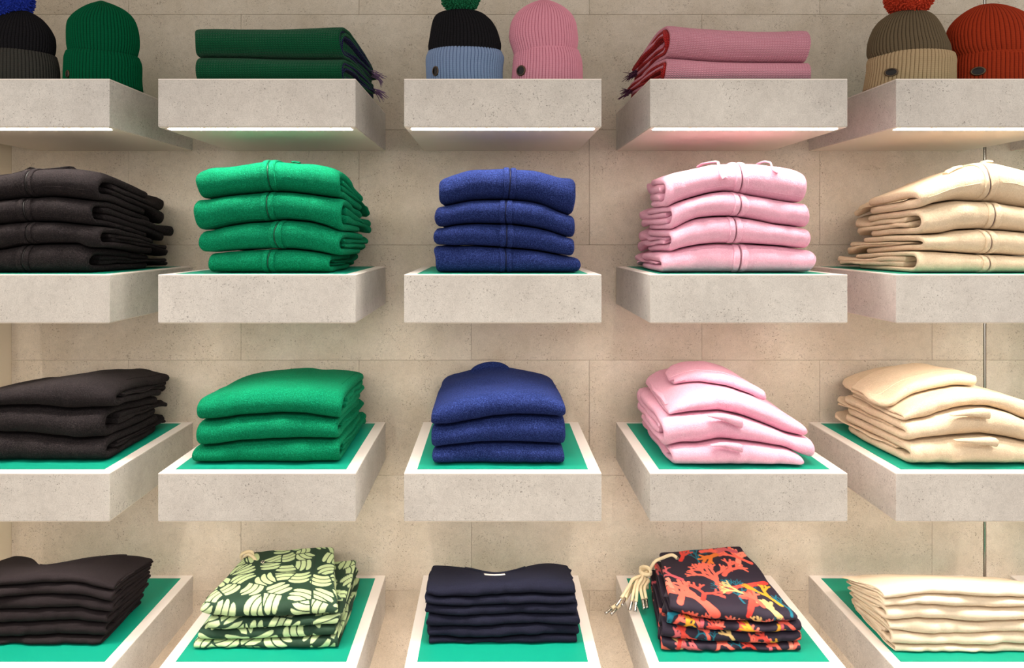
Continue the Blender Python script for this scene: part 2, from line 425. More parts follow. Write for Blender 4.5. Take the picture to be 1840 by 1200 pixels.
def layer(name, lo, up, a, b, xl, xr, yf, yb, mat, parent, seed, ns=24, nu=20, wav=0.004, minh=0.0012, rc=0.028):
    """an inner layer between heights a..b of the room between lo and up, soft rims and rounded back corners"""
    ybf = yb if callable(yb) else (lambda x: yb+0*x)
    xm = np.array(0.5*(xl(0)+xr(0))); ym = np.array(0.5*(yf+float(ybf(xm))))
    h = max(float(up(xm, ym)-lo(xm, ym))*(b-a)/2, minh)
    def fn(S, U):
        xg = xl(0)+(xr(0)-xl(0))*S; ye = ybf(xg)
        L = np.maximum(ye-yf, 0.02); y = yf+L*U
        ins = rc*(1-np.sqrt(np.clip(1-np.clip((y-(ye-rc))/rc, 0, 1)**2, 0, 1)))*0.95
        x0 = xl(U)+wav*vnoise(U*5, 0*U, seed+1)+ins; x1 = xr(U)+wav*vnoise(U*5, 0*U+3, seed+2)-ins
        x = x0+(x1-x0)*S
        y = y+0.012*vnoise(S*4, 0*S, seed)*U
        L_, U_ = lo(x, y), up(x, y); room = np.maximum(U_-L_, 0.002)
        hl = np.clip(room*(b-a)/2, 0.0008, 0.03)
        edge = (2*S-1)**6
        z = L_+room*(a+b)/2+wav*0.6*vnoise(x*14, y*20, seed+7)*4*S*(1-S)+edge*wav*0.8*vnoise(y*24, 0*y, seed+9)
        z = np.clip(z, L_+hl, np.maximum(U_-hl, L_+hl))
        return np.stack([x, y, z], -1), hl
    V, Fq, UV = thick(fn, ns, nu, h, abs(float(xr(0)-xl(0))), abs(float(ym)-yf)*2, K=4)
    return mesh(name, V, Fq, mat, parent, uv=UV)

ORD = {3: ['bottom', 'middle', 'topmost'], 4: ['bottom', 'third from the top', 'second from the top', 'topmost'],
       6: ['bottom', 'second from the bottom', 'third from the bottom', 'third from the top', 'second from the top', 'topmost'], 2: ['lower', 'upper']}
class Stack: pass
def stack(name, cat, label, group, row, mat, yf, yb, curves, ext, flare, ks, t=0.15, zips=None, zipmat=None, inner=2, amp=0.0022,
          yoff=None, sleeve_name='sleeve', top_dip=None, yb_top=None, seed=1, reach=0.0, print_f=None, nsd=46, full=0.8, cx=None, innerx=0.004, sleeve_back=0.0, plain_back=None, short=0.0, all_neck=False):
    """curves: crease lines from the lowest garment's top to the stack's top; ext: (left,right) pixels at the front"""
    n = len(curves); zs = ROW_Z[row]; yoff = yoff or [0]*n
    out = Stack(); out.roots = []; out.folds = []; out.surfs = []
    xa = PX(min(e[0] for e in ext), yf); xb = PX(max(e[1] for e in ext), yf)
    surfs = [Surf(None, zs, yf, yb, 1, 1, xa, xb, 0, 0)]
    for i, c in enumerate(curves):
        kl, kr = ks[i] if isinstance(ks[i], tuple) else (ks[i], ks[i])
        j = min(i+1, n-1)
        surfs.append(Surf(Curve(c, yf+yoff[j]+0.012), zs, yf, yb, kl, kr, xa, xb, amp, seed*31+i*7, top_dip if i == n-1 else None, flat=0.025 if row == 3 else 0.06))
    out.surfs = surfs
    for i in range(n):
        lo, up = surfs[i], surfs[i+1]
        y_f = yf+yoff[i]; xl0, xr0 = PX(ext[i][0], y_f), PX(ext[i][1], y_f)
        fl, fr = flare[i]
        lab = label % ORD[n][i]
        r = thing(name, lab, cat, ((xl0+xr0)/2, (yf+yb)/2, float(lo(np.array((xl0+xr0)/2), np.array((yf+yb)/2)))), group)
        out.roots.append(r)
        xm = np.array((xl0+xr0)/2); Tm = float(up(xm, np.array(yf+0.05))-lo(xm, np.array(yf+0.05)))
        tt = t*Tm; sd = seed*101+i*13
        ybf = yb_top if ((i == n-1 or all_neck) and yb_top is not None) else yb-(short if i < n-1 or row == 1 else 0.0)
        fo = Fold(lo, up, lin(xl0, xl0+fl*0.6), lin(xr0, xr0+fr*0.6), y_f, ybf, tt, sd, full=full, ybb=(yb_top if all_neck else yb-short-0.01), rc=0.012 if plain_back else 0.03)
        dense = print_f is not None
        if dense:
            off = np.array([i*0.37, i*0.23])
            top = i == n-1
            fo.mesh('body', mat, r, ns=230, na=170 if top else 56, nb=44 if top else 34, nbot=8, colorf=lambda uv, i=i, fo=fo: print_f(uv, i, fo))
        else: fo.mesh('body', mat, r, ns=nsd)
        out.folds.append(fo)
        ybs = yb-short if short else yb+0.2
        tap = lambda y, ybs=ybs: 1-np.clip((y-(ybs-0.004))/0.06, 0, 1)*0.9
        lo2 = lambda x, y, lo=lo, tt=tt, tap=tap: lo(x, y)+CLEAR+(2*tt+0.0003)*tap(y)
        up2 = lambda x, y, up=up, tt=tt, tap=tap: up(x, y)-CLEAR-(2*tt+0.0003)*tap(y)
        rr = np.random.default_rng(sd)
        for j in range(inner):
            a, b = j/inner+0.01, (j+1)/inner-0.01
            ix = innerx*(2.6 if short else 1); e1, e2 = ix*(rr.random()-0.25), ix*(rr.random()-0.25)
            cut = 0.02+0.02*rr.random()
            if all_neck: yb2 = lambda x, cut=cut: yb_top(x)-cut
            elif plain_back: yb2 = yb-cut
            else: yb2 = yb+sleeve_back-short*0.7*rr.random()
            layer(sleeve_name, lo2, up2, a, b, lin(xl0-e1*0.4, xl0+fl-e1), lin(xr0+e2*0.4, xr0+fr+e2), y_f+fo.R+0.016+0.02*rr.random(),
                  yb2, plain_back or mat, r, sd+j*3)
        if zips:
            pz = zips[i]; sx = (PX(pz, y_f)-xl0)/(xr0-xl0); W = fo.W
            dz = fo.ub-fo.ua; u0, u1 = (fo.ua*0.60 if i == n-1 else fo.ua), fo.ub
            lean = rr.uniform(-0.003, 0.003)
            def fade(u, lf, fo=fo, top=(i == n-1)):
                q = np.sin(np.clip((u-fo.ua)/(fo.ub-fo.ua), 0, 1)*math.pi)
                q = np.where(top & (u < 0.5*(fo.ua+fo.ub)), 1.0, np.clip(q, 0, 1)**0.6)
                return -0.0040+(lf+0.0040)*q
            def sc(d): return lambda u, d=d: sx+d/W+lean*np.sin((u-u0)/(u1-u0)*math.pi)/W*2
            fo.strip('zip_placket', sc(-0.0150), sc(-0.0016), u0, u1, (lambda u: fade(u, 0.0012)), 0.0030, mat, r)
            fo.strip('zip_placket', sc(0.0016), sc(0.0150), u0, u1, (lambda u: fade(u, 0.0012)), 0.0030, mat, r)
            fo.strip('zip_teeth', sc(-0.0010), sc(0.0010), u0, u1, (lambda u: fade(u, 0.0010)), 0.0009, zipmat, r, ns=3)
    return out

# fabrics
F_BLACK = m_fleece('black_fleece', srgb(27, 24, 26), srgb(68, 60, 60), 0.5, 0.10)
F_GREEN = m_fleece('green_fleece', srgb(0, 108, 72), srgb(20, 160, 114), 0.6, 0.10)
F_BLUE = m_fleece('blue_fleece', srgb(22, 33, 80), srgb(64, 84, 152), 0.55, 0.12)
F_PINK = m_fleece('pink_fleece', srgb(232, 172, 194), srgb(244, 200, 216), 0.6, 0.08, bump=0.6)
F_CREAM = m_fleece('cream_fleece', srgb(218, 196, 166), srgb(236, 218, 194), 0.6, 0.08, bump=0.6)
F_BLACK2 = m_fleece('black_jersey', srgb(32, 27, 29), srgb(60, 52, 53), 0.35, 0.06, scale=800, bump=0.3)
F_NAVY = m_fleece('navy_jersey', srgb(25, 26, 40), srgb(50, 53, 76), 0.35, 0.06, scale=800, bump=0.3)
F_CREAM2 = m_fleece('cream_jersey', srgb(230, 212, 186), srgb(238, 222, 200), 0.3, 0.05, scale=800, bump=0.2)
Z_BLACK = m_plain('black_zip', srgb(24, 22, 23), 0.5)
Z_GREEN = m_plain('green_zip', srgb(8, 84, 58), 0.4)
Z_BLUE = m_plain('blue_zip', srgb(20, 26, 60), 0.5)
Z_PINK = m_plain('pink_zip', srgb(120, 78, 92), 0.5)
Z_CREAM = m_plain('cream_zip', srgb(112, 92, 92), 0.5)

# ---- second row: zip hoodies
b1 = stack('folded_zip_hoodie', 'hoodie', 'folded black zip hoodie, %s of its stack on the second row', 'black zip hoodies', 1, F_BLACK, 0.045, 0.385,
    [[(-85,450),(0,447),(27,441),(82,437),(140,437.5),(152,446)],
     [(-85,404),(0,402),(27.5,399),(55,397),(96,398),(137,402),(180,408)],
     [(-85,362),(0,358.5),(33,354.7),(55,354),(82,351.7),(110,354),(160,360)],
     [(-85,322),(0,311),(27,306),(66,302),(110,300),(137,302),(165,306),(178,318)]],
    [(-82,154),(-86,178),(-84,162),(-84,174)], [(-.02,.055),(-.02,.026),(-.02,.042),(0,.004)],
    [(.5,.42),(.6,.52),(.75,.66),(.9,.80)], zips=[36,48,38,48], zipmat=Z_BLACK, seed=1, sleeve_back=0.01, short=0.09, t=0.115)
g1 = stack('folded_zip_hoodie', 'hoodie', 'folded bright green zip hoodie, %s of its stack on the second row', 'green zip hoodies', 1, F_GREEN, 0.045, 0.385,
    [[(362.5,453),(382,455),(404,451.5),(445,449),(486,447),(527,448),(569,453),(604,460)],
     [(350,414),(372,413),(404,405),(445,399),(486,396.5),(514,394),(555,398),(582,405),(612,417)],
     [(350,357),(368,356),(404,350),(445,346),(486,343),(514,343),(555,348),(612,356)],
     [(350,312),(360,304),(373.5,298),(404,297.5),(431,293.4),(459,288.7),(483,286.5),(500,288),(527,290.6),(555,290.6),(582,296),(596,299),(609,308)]],
    [(371,592),(354,610),(347,610),(350,608)], [(0,.0),(0,.018),(0,.014),(.01,.022)],
    [(1,.95),(1,.92),(.9,.74),(.88,.68)], zips=[483,496,478,482.5], zipmat=Z_GREEN, seed=2, sleeve_back=0.01, short=0.09, t=0.115)
u1 = stack('folded_zip_hoodie', 'hoodie', 'folded royal blue zip hoodie, %s of its stack on the second row', 'blue zip hoodies', 1, F_BLUE, 0.045, 0.37,
    [[(778,441),(793.5,440.5),(815,442),(848,441),(879,442.7),(914.5,445.4),(947.5,448.7),(975,451.5),(1002,457),(1044,464)],
     [(780,409),(799,407.5),(815.5,404),(837.5,402),(879,401.4),(920,402.5),(961,407.5),(989,414),(1024.5,427),(1036,430)],
     [(782,371),(796,369),(815.5,365),(843,359),(870.5,357.4),(909,357.4),(947.5,360),(975,366),(1002.5,378.6),(1019,384),(1036,388)],
     [(787.5,327),(792,321),(810,312.6),(837.5,304),(854,301.6),(906,299.7),(925,301),(961,303),(989,311),(1008,316.7),(1030,317),(1037,324)]],
    [(779,1043),(780,1034),(782,1033),(788,1036)], [(.01,-.01),(.01,-.01),(.01,-.01),(.01,-.01)],
    [1,.95,.9,.86], zips=[908,909.5,910,916], zipmat=Z_BLUE, seed=3, short=0.09)
p1 = stack('folded_zip_hoodie', 'hoodie', 'folded pale pink zip hoodie, %s of its stack on the second row', 'pink zip hoodies', 1, F_PINK, 0.045, 0.385,
    [[(1187,460),(1201,455.6),(1223,447),(1256,440.5),(1289,437),(1319,437.7),(1349.5,438),(1382.5,440.5),(1410,442),(1440,446),(1466,450)],
     [(1200,416),(1215,410),(1234,399),(1259,391),(1289,388),(1319,388),(1344,391),(1371.5,396.5),(1396,402),(1424,405),(1462,412)],
     [(1190,378),(1217.5,363.5),(1245,355),(1278,345.6),(1308,342),(1335.7,347),(1369,352.5),(1396,357.4),(1426.5,362),(1460,366)],
     [(1192,322),(1201,315),(1212,308.5),(1245,301.6),(1283.5,293),(1322,291.4),(1360,291.4),(1382,294),(1410,297.5),(1432,301.6),(1448.5,310),(1453,318)]],
    [(1189,1466),(1205,1461),(1208,1458),(1196,1452)], [(.004,-.01),(-.006,-.01),(-.01,-.01),(.03,-.01)],
    [(.95,1),(1.05,1),(1.0,.95),(1.0,.88)], zips=[1333,1323,1329,1336], zipmat=Z_PINK, seed=4, sleeve_back=0.01, short=0.09, t=0.115)
c1 = stack('folded_zip_hoodie', 'hoodie', 'folded cream zip hoodie, %s of its stack on the second row', 'cream zip hoodies', 1, F_CREAM, 0.045, 0.385,
    [[(1647,451.5),(1682,451.5),(1724,454),(1765,457),(1806,457.5),(1840,460),(1925,462)],
     [(1660,421),(1696,420),(1724,413),(1765,411.6),(1806,413),(1840,416),(1925,425)],
     [(1640,379),(1655,376),(1682,366),(1724,359),(1765,360),(1792,362),(1840,370),(1925,382)],
     [(1652,341),(1660,334),(1690,322),(1730,304),(1765,293),(1800,289),(1840,298),(1890,315),(1925,330)]],
    [(1650,1922),(1662,1918),(1660,1920),(1654,1922)], [(-.045,0),(-.036,0),(-.004,0),(.004,0)],
    [(.6,.8),(.82,.9),(.9,.9),(.86,.9)], zips=[1776,1779,1792,1780], zipmat=Z_CREAM, seed=5, sleeve_back=0.01, short=0.09, t=0.115)

# ---- third row: sweatshirts and hoodies
b2 = stack('folded_sweatshirt', 'sweatshirt', 'folded black sweatshirt, %s of its stack on the third row', 'black sweatshirts', 2, F_BLACK, 0.066, 0.395,
    [[(-85,778),(0,780),(53,782),(93,787),(133,791),(188,789)],
     [(-85,732),(0,731),(67,730),(120,737),(150,735),(205,733)],
     [(-85,716),(0,701),(60,690),(110,682),(150,684),(190,692),(205,700)]],
    [(-88,186),(-88,185),(-86,205)], [(0,.004),(0,.004),(0,-.02)], [(.8,.8),(.75,.68),(.9,.80)], seed=6, t=0.15, short=0.05)
g2 = stack('folded_sweatshirt', 'sweatshirt', 'folded bright green sweatshirt, %s of its stack on the third row', 'green sweatshirts', 2, F_GREEN, 0.055, 0.395,
    [[(345,804),(357,803),(387,802),(427,795),(467,793),(507,791),(560,790),(610,791)],
     [(348,758),(360,757),(387,756),(427,750),(467,747),(507,745),(547,746),(573,751),(610,755)],
     [(351,722),(358,716),(390,708),(430,701),(470,698),(520,698),(570,700),(600,703),(614,707)]],
    [(343,608),(348,606),(351,613)], [(.01,.006),(.01,.004),(.012,-.008)], [(1,.9),(.95,.9),(.96,.90)], seed=7, short=0.05)
u2 = stack('folded_sweatshirt', 'sweatshirt', 'folded royal blue sweatshirt, %s of its stack on the third row', 'blue sweatshirts', 2, F_BLUE, 0.047, 0.39,
    [[(775,808),(780,807),(807,803),(860,798),(900,797),(940,798),(1018,802)],
     [(772,766),(807,765),(847,758),(887,750),(927,747),(967,749),(1018,751)],
     [(772,745),(782,733),(807,722),(833,714),(887,706),(927,704),(967,708),(993,713),(1016,724)]],
    [(778,1014),(773,1016),(773,1015)], [(.008,-.006),(.008,0),(.012,0)], [(1,1),(1,.95),(1.04,.93)], seed=8, short=0.05)
p2 = stack('folded_hoodie', 'hoodie', 'folded pale pink pullover hoodie, %s of its stack on the third row', 'pink pullover hoodies', 2, F_PINK, 0.034, 0.39,
    [[(1196,806),(1205,803),(1224,798),(1253,799),(1293,790),(1333,794),(1373,799),(1413,806),(1448,821),(1470,828)],
     [(1193,750),(1208,745),(1240,741),(1293,739),(1333,747),(1373,762),(1413,779),(1450,785),(1470,792)],
     [(1203,738),(1212,727),(1240,712),(1280,703),(1320,705),(1360,716),(1400,736),(1440,760),(1456,772)]],
    [(1209,1446),(1194,1469),(1204,1455)], [(-.0,-.02),(.0,-.02),(.015,-.05)], [(1,1),(1.05,.9),(1.0,1.1)], seed=9, yoff=[0,.012,.034], short=0.05)
c2 = stack('folded_hoodie', 'hoodie', 'folded cream pullover hoodie, %s of its stack on the third row', 'cream pullover hoodies', 2, F_CREAM, 0.036, 0.39,
    [[(1637,795),(1660,789),(1687,787),(1727,784),(1767,782),(1807,787),(1840,794),(1905,800)],
     [(1622,757),(1636,754),(1660,751),(1687,742),(1713,733),(1740,729),(1775,730),(1807,739),(1840,753),(1905,762)],
     [(1622,744),(1630,735),(1660,720),(1700,709),(1740,702),(1780,703),(1820,713),(1840,718),(1905,742)]],
    [(1639,1900),(1635,1902),(1623,1900)], [(-.015,0),(-.02,0),(.015,0)], [(1,1),(1.05,1),(1.05,1)], seed=10, yoff=[0,.010,.030], short=0.05)

# ---- bottom row: shirts, shorts, trousers
def neck(xc, w, depth, base, e=2.0):
    return lambda x: base-depth*np.exp(-(np.abs(x-xc)/w)**e)
b3 = stack('folded_shirt', 'shirt', 'folded black jersey shirt, %s of its stack on the bottom row', 'black jersey shirts', 3, F_BLACK2, 0.088, 0.29,
    [[(-80,1145),(0,1144),(65,1142),(130,1139),(187,1142),(205,1143)],
     [(-80,1120),(0,1119),(65,1117),(130,1114),(205,1119)],
     [(-80,1097),(0,1096),(65,1093),(141,1090),(174,1095.5),(208,1099)],
     [(-80,1073),(0,1071.5),(65,1069),(141,1066),(174,1074),(208,1080)],
     [(-80,1054),(0,1052),(65,1046.5),(141,1045),(174,1053),(208,1060)],
     [(-80,1038),(0,1033),(65,1027),(110,1026),(150,1030),(180,1037),(207,1048)]],
    [(-78,181),(-78,188),(-78,194),(-78,200),(-78,203),(-78,206)], [(0,.0),(0,0),(0,0),(0,-.004),(0,-.006),(0,-.008)],
    [.95,.92,.88,.85,.82,(.80,.80)], seed=11, inner=1, t=0.17, amp=0.0006,
    yb_top=neck(PX(116, .22), 0.105, 0.145, 0.296, 1.7), plain_back=F_BLACK2, all_neck=True)
n3 = stack('folded_shirt', 'shirt', 'folded dark navy jersey shirt, %s of its stack on the bottom row', 'navy jersey shirts', 3, F_NAVY, 0.093, 0.33,
    [[(764,1140),(798,1142.6),(852,1144),(906.5,1142),(939,1139),(972,1137),(1004,1139.5),(1044,1140)],
     [(764,1123.7),(830,1123),(885,1122.6),(928,1119),(961,1118),(993,1120),(1044,1122)],
     [(764,1100),(809,1104),(852,1104.5),(896,1103),(939,1100.5),(983,1101),(1042,1103.5)],
     [(763,1082),(830,1088),(874,1086),(917,1084),(950,1082),(1038,1083.5)],
     [(762,1066),(798,1070.5),(830,1071.5),(874,1069),(917,1066.5),(950,1065),(993.5,1067),(1038,1068)],
     [(764,1052),(800,1054),(850,1049),(900,1045),(950,1043),(1000,1043),(1036,1053)]],
    [(771,1038),(767,1041),(767,1040),(764,1037),(764,1035),(765,1035)], [(.0,.0),(0,0),(0,0),(0,0),(0,0),(0,.005)],
    [.75,.7,.66,.63,.6,.58], seed=12, inner=1, t=0.17, amp=0.0006, yb_top=neck(PX(897, .22), 0.085, 0.15, 0.338, 2.0), plain_back=F_NAVY, all_neck=True)
c3 = stack('folded_trousers', 'trousers', 'folded cream jersey trousers, %s of its stack on the bottom row', 'cream jersey trousers', 3, F_CREAM2, 0.058, 0.245,
    [[(1605,1155),(1636,1157),(1679,1155.6),(1733,1158.5),(1766,1157),(1792,1154),(1840,1157),(1905,1158)],
     [(1602,1128),(1625,1133.5),(1640,1137),(1679,1137.4),(1722,1137),(1766,1134.6),(1840,1132),(1905,1133)],
     [(1595,1113),(1625,1113),(1657,1110.6),(1690,1112),(1722,1115.6),(1751,1117),(1777,1115),(1810,1113),(1840,1114),(1905,1115)],
     [(1592,1088),(1636,1084),(1679,1085),(1712,1088),(1744,1089),(1777,1090),(1810,1089.6),(1840,1088),(1905,1088)],
     [(1590,1073),(1614,1071.5),(1640,1066.5),(1690,1066),(1722.6,1067),(1766,1070),(1810,1071),(1840,1071.5),(1905,1073)],
     [(1588,1060),(1607,1054),(1660,1050),(1700,1049),(1750,1050),(1840,1056),(1905,1062)]],
    [(1609,1900),(1604,1898),(1600,1900),(1594,1902),(1591,1900),(1589,1900)], [(0,0)]*6,
    [.75,.65,.62,.6,.6,.6], seed=13, inner=2, t=0.15, amp=0.0008, sleeve_name='leg_fold', sleeve_back=0.015)

# ---- printed shorts
def smooth01(x): return np.clip(x, 0, 1)
DKG, LTG = np.array(srgb(36, 62, 46)[:3]), np.array(srgb(196, 216, 164)[:3])
def leaf_print(uv, i, fo):
    x = uv[:, 0]+i*0.71; y = uv[:, 1]+i*0.43
    cell = 0.060; r = np.random.default_rng(5)
    nx, ny = 70, 70
    jit = r.random((nx, ny, 2))*0.75+0.12; ang = r.random((nx, ny))*math.pi; cur = r.uniform(-12, 12, (nx, ny))
    ci = np.floor(x/cell).astype(int); cj = np.floor(y/cell).astype(int)
    best = np.full(len(x), 9.0); sec = np.full(len(x), 9.0); bi = np.zeros(len(x), int); bj = np.zeros(len(x), int)
    for a in (-1, 0, 1):
        for b in (-1, 0, 1):
            ii, jj = (ci+a) % nx, (cj+b) % ny
            cx = (ci+a+jit[ii, jj, 0])*cell; cy = (cj+b+jit[ii, jj, 1])*cell
            d = np.hypot(x-cx, y-cy); m = d < best
            sec = np.where(m, best, np.minimum(sec, d)); best = np.where(m, d, best); bi = np.where(m, ci+a, bi); bj = np.where(m, cj+b, bj)
    ii, jj = bi % nx, bj % ny
    cx = (bi+jit[ii, jj, 0])*cell; cy = (bj+jit[ii, jj, 1])*cell; an = ang[ii, jj]
    lx = (x-cx)*np.cos(an)+(y-cy)*np.sin(an); ly = -(x-cx)*np.sin(an)+(y-cy)*np.cos(an)+cur[ii, jj]*lx*lx
    p = 0.0178; band = np.round(ly/p); by = ly-band*p
    hl = 0.035-0.004*np.abs(band)
    w = 0.0073*np.sqrt(np.clip(1-(lx/hl)**4, 0, 1))
    sd = np.minimum(w-np.abs(by), (sec-best)*0.5-0.0020)
    sd = np.where((np.abs(band) > 1) | (np.abs(lx) > hl*0.995), -1, sd)
    a = smooth01(sd/0.0009+0.5)[:, None]
    return DKG*(1-a)+LTG*a
COR = {k: np.array(srgb(*v)[:3]) for k, v in dict(coral=(240, 98, 82), red=(222, 56, 48), pink=(246, 142, 120), mauve=(196, 84, 98), teal=(22, 112, 132), yellow=(222, 156, 44), cream=(228, 190, 124), orange=(226, 122, 50)).items()}
NAVY = np.array(srgb(42, 34, 48)[:3])
def grow(r, x, y, ang, ln, rad, depth, spread, out):
    a = ang
    for _ in range(2):
        x2, y2 = x+math.cos(a)*ln*0.5, y+math.sin(a)*ln*0.5
        out.append((x, y, x2, y2, rad, rad*0.9)); x, y = x2, y2; a += r.uniform(-0.3, 0.3)
    if depth > 0:
        for sgn in ((-1, 1) if depth % 2 else (-1, 0.1, 1)):
            grow(r, x, y, a+sgn*spread*r.uniform(0.6, 1.25), ln*r.uniform(0.62, 0.86), rad*0.78, depth-1, spread, out)
def coral_print(uv, i, fo):
    W, La = fo.W, fo.ua*fo.Lu
    r = np.random.default_rng(40+i)
    col = np.tile(NAVY, (len(uv), 1))
    items = []
    if i == 3:
        # (s, depth share back->front, angle, size, radius, depth, colour, spread)
        items += [(.40, .36, -1.45, .036, .0022, 4, 'teal', .55), (.50, .80, -1.5, .050, .0062, 4, 'coral', .55), (.16, .62, -2.5, .034, .0048, 3, 'mauve', .6),
                  (.36, 1.12, -2.3, .060, .0085, 3, 'coral', .55), (.62, .98, -1.7, .034, .0022, 4, 'teal', .6), (.95, .62, 2.9, .05, .006, 3, 'red', .5),
                  (.72, .86, -2.4, .030, .0036, 3, 'cream', .5), (.93, .96, -1.9, .034, .0045, 3, 'yellow', .35), (.62, 1.12, -1.2, .034, .0055, 2, 'red', .5),
                  (.86, 1.12, -2.2, .026, .0055, 2, 'cream', .6), (.95, 1.1, -1.3, .026, .0026, 3, 'teal', .6), (.70, .12, 2.9, .035, .006, 2, 'orange', .5),
                  (.80, .34, -1.1, .035, .006, 2, 'pink', .5), (.95, .3, -2.2, .036, .005, 3, 'coral', .5), (.22, .22, -1.0, .03, .005, 2, 'red', .6),
                  (.06, .86, -1.7, .03, .005, 2, 'pink', .5), (.5, .06, -.2, .03, .006, 2, 'coral', .5),
                  (.28, .98, -1.2, .03, .0045, 3, 'red', .6), (.08, 1.05, -1.2, .03, .006, 2, 'coral', .6),
                  (.60, .50, -.9, .034, .0055, 3, 'coral', .5), (.76, 1.0, -1.6, .026, .0045, 2, 'coral', .6), (.9, .1, -2.8, .03, .005, 2, 'mauve', .5)]
        items = [(s*W, d*La, a, sz*1.0, rd*1.42, dp, c, sp) for s, d, a, sz, rd, dp, c, sp in items]
    pal = ['coral', 'red', 'coral', 'teal', 'pink', 'coral', 'teal', 'red', 'coral', 'mauve', 'coral', 'yellow', 'cream']
    nn = 11
    for q in range(nn):
        xx = (q+0.5)/nn*W+r.uniform(-.008, .008)
        yy = (La+fo.Lb*r.uniform(0.55, 1.0)) if i < 3 else La+fo.Lb*r.uniform(1.0, 1.4)
        c = pal[r.integers(len(pal))]
        items.append((xx, yy, -math.pi/2+r.uniform(-1.2, 1.2), 0.017, 0.0020 if c == 'teal' else 0.0044, 3 if c == 'teal' else 2, c, 0.7))
    if i < 3:
        for q in range(22):
            items.append((r.uniform(0, W), r.uniform(0, La), r.uniform(-3, 3), .03, .005, 2, pal[r.integers(len(pal))], .6))
    x, y = uv[:, 0], uv[:, 1]
    for (cx, cy, an, sz, rd, dp, cn, sp) in items:
        seg = []; grow(r, cx, cy, an, sz, rd, dp, sp, seg)
        s = np.array(seg); lo = s[:, [0, 1]].min(0); hi = s[:, [2, 3]].max(0)
        lo = np.minimum(lo, s[:, [2, 3]].min(0))-0.012; hi = np.maximum(hi, s[:, [0, 1]].max(0))+0.012
        m = np.where((x > lo[0]) & (x < hi[0]) & (y > lo[1]) & (y < hi[1]))[0]
        if not len(m): continue
        sd = np.full(len(m), -1.0); px, py = x[m], y[m]; dist = np.hypot(px-cx, py-cy)
        for x0, y0, x1, y1, r0, r1 in seg:
            dx, dy = x1-x0, y1-y0; L2 = dx*dx+dy*dy+1e-12
            h = np.clip(((px-x0)*dx+(py-y0)*dy)/L2, 0, 1)
            sd = np.maximum(sd, r0+(r1-r0)*h-np.hypot(px-x0-h*dx, py-y0-h*dy))
        a = smooth01(sd/0.0008+0.5)[:, None]
        tip = np.clip(dist/(sz*2.6), 0, 1)[:, None]
        base = COR[cn]; tc = base*(1-0.3*tip)+0.3*tip*(COR['pink'] if cn in ('coral', 'red', 'mauve') else base)
        rim = np.clip(1-sd/0.0022, 0, 1)[:, None]
        tc = tc*(1-0.22*rim)
        col[m] = col[m]*(1-a)+tc*a
    return col
M_LEAF = m_print('leaf_print_cotton'); M_CORAL = m_print('coral_print_cotton')
gs = stack('folded_shorts', 'shorts', 'dark green shorts with pale green leaf print, %s of its stack', 'leaf print shorts', 3, M_LEAF, 0.072, 0.36,
    [[(350,1147),(398,1148.7),(441,1147.6),(496,1146),(539,1144),(583,1141),(608,1139)],
     [(355,1127),(374,1128),(398,1129),(430,1128.7),(474,1126.5),(517,1124),(561,1122),(608,1120)],
     [(356,1097),(376,1107),(430,1108.5),(496,1108.5),(539,1106),(572,1104),(608,1102)],
     [(355,1090),(368,1081),(390,1077),(450,1076),(520,1076),(560,1078),(608,1080)]],
    [(349,605),(354,603),(373,608),(356,606)], [(.02,-.0),(.02,-.004),(.015,-.02),(.025,-.13)],
    [1,1,1,(.88,1.07)], seed=14, inner=1, t=0.13, amp=0.0012, sleeve_name='leg_fold', print_f=leaf_print, innerx=0.002, plain_back=m_plain('dark_green_lining', srgb(30, 58, 44), 0.9))
cs = stack('folded_shorts', 'shorts', 'dark shorts with red and teal coral print, %s of its stack', 'coral print shorts', 3, M_CORAL, 0.062, 0.35,
    [[(1189,1142),(1221,1147.6),(1276,1152),(1319,1153),(1384,1154),(1445,1151)],
     [(1190,1117),(1232,1125),(1276,1130),(1319,1133),(1373,1132.6),(1445,1132)],
     [(1195,1094),(1215,1099),(1243,1108.5),(1276,1114),(1319,1116),(1363,1119),(1417,1114),(1442,1110)],
     [(1200,1074),(1215,1077),(1260,1082),(1320,1088),(1380,1092),(1435,1098)]],
    [(1190,1441),(1190,1444),(1197,1440),(1203,1433)], [(.060,-.01),(.060,-.015),(.062,-.02),(.078,-.05)],
    [1,1,1,(.80,1.36)], seed=15, inner=1, t=0.13, amp=0.0012, sleeve_name='leg_fold', print_f=coral_print, innerx=0.002, plain_back=m_plain('dark_lining', srgb(44, 38, 50), 0.9))

# ------------------------------------------------------------------ small cloth details
def flat_piece(name, fn, ns, nu, t, Ls, Lu, mat, parent, K=3):
    V, Fq, UV = thick(fn, ns, nu, t, Ls, Lu, K); return mesh(name, V, Fq, mat, parent, uv=UV)
def ribbon(name, pts, width, t, mat, parent, wdir=(0, 1, 0)):
    p = np.asarray(pts, float); q = np.linspace(0, 1, len(p)); w = np.asarray(wdir, float)
    L = np.linalg.norm(np.diff(p, axis=0), axis=1).sum()
    def fn(S, U):
        from numpy import interp
        c = np.stack([np.interp(U, q, p[:, i]) for i in range(3)], -1)
        for _ in range(1): pass
        return c+(S-0.5)[..., None]*width*w
    return flat_piece(name, fn, 5, 22, t, width, L, mat, parent, K=2)
def on_top(st, px, y, lift=0.002):
    lift = lift-0.0028
    """a point on the top of a stack under pixel column px at depth y"""
    x = PX(px, y); return np.array([x, y, float(st.surfs[-1](np.array(x), np.array(y)))+lift])
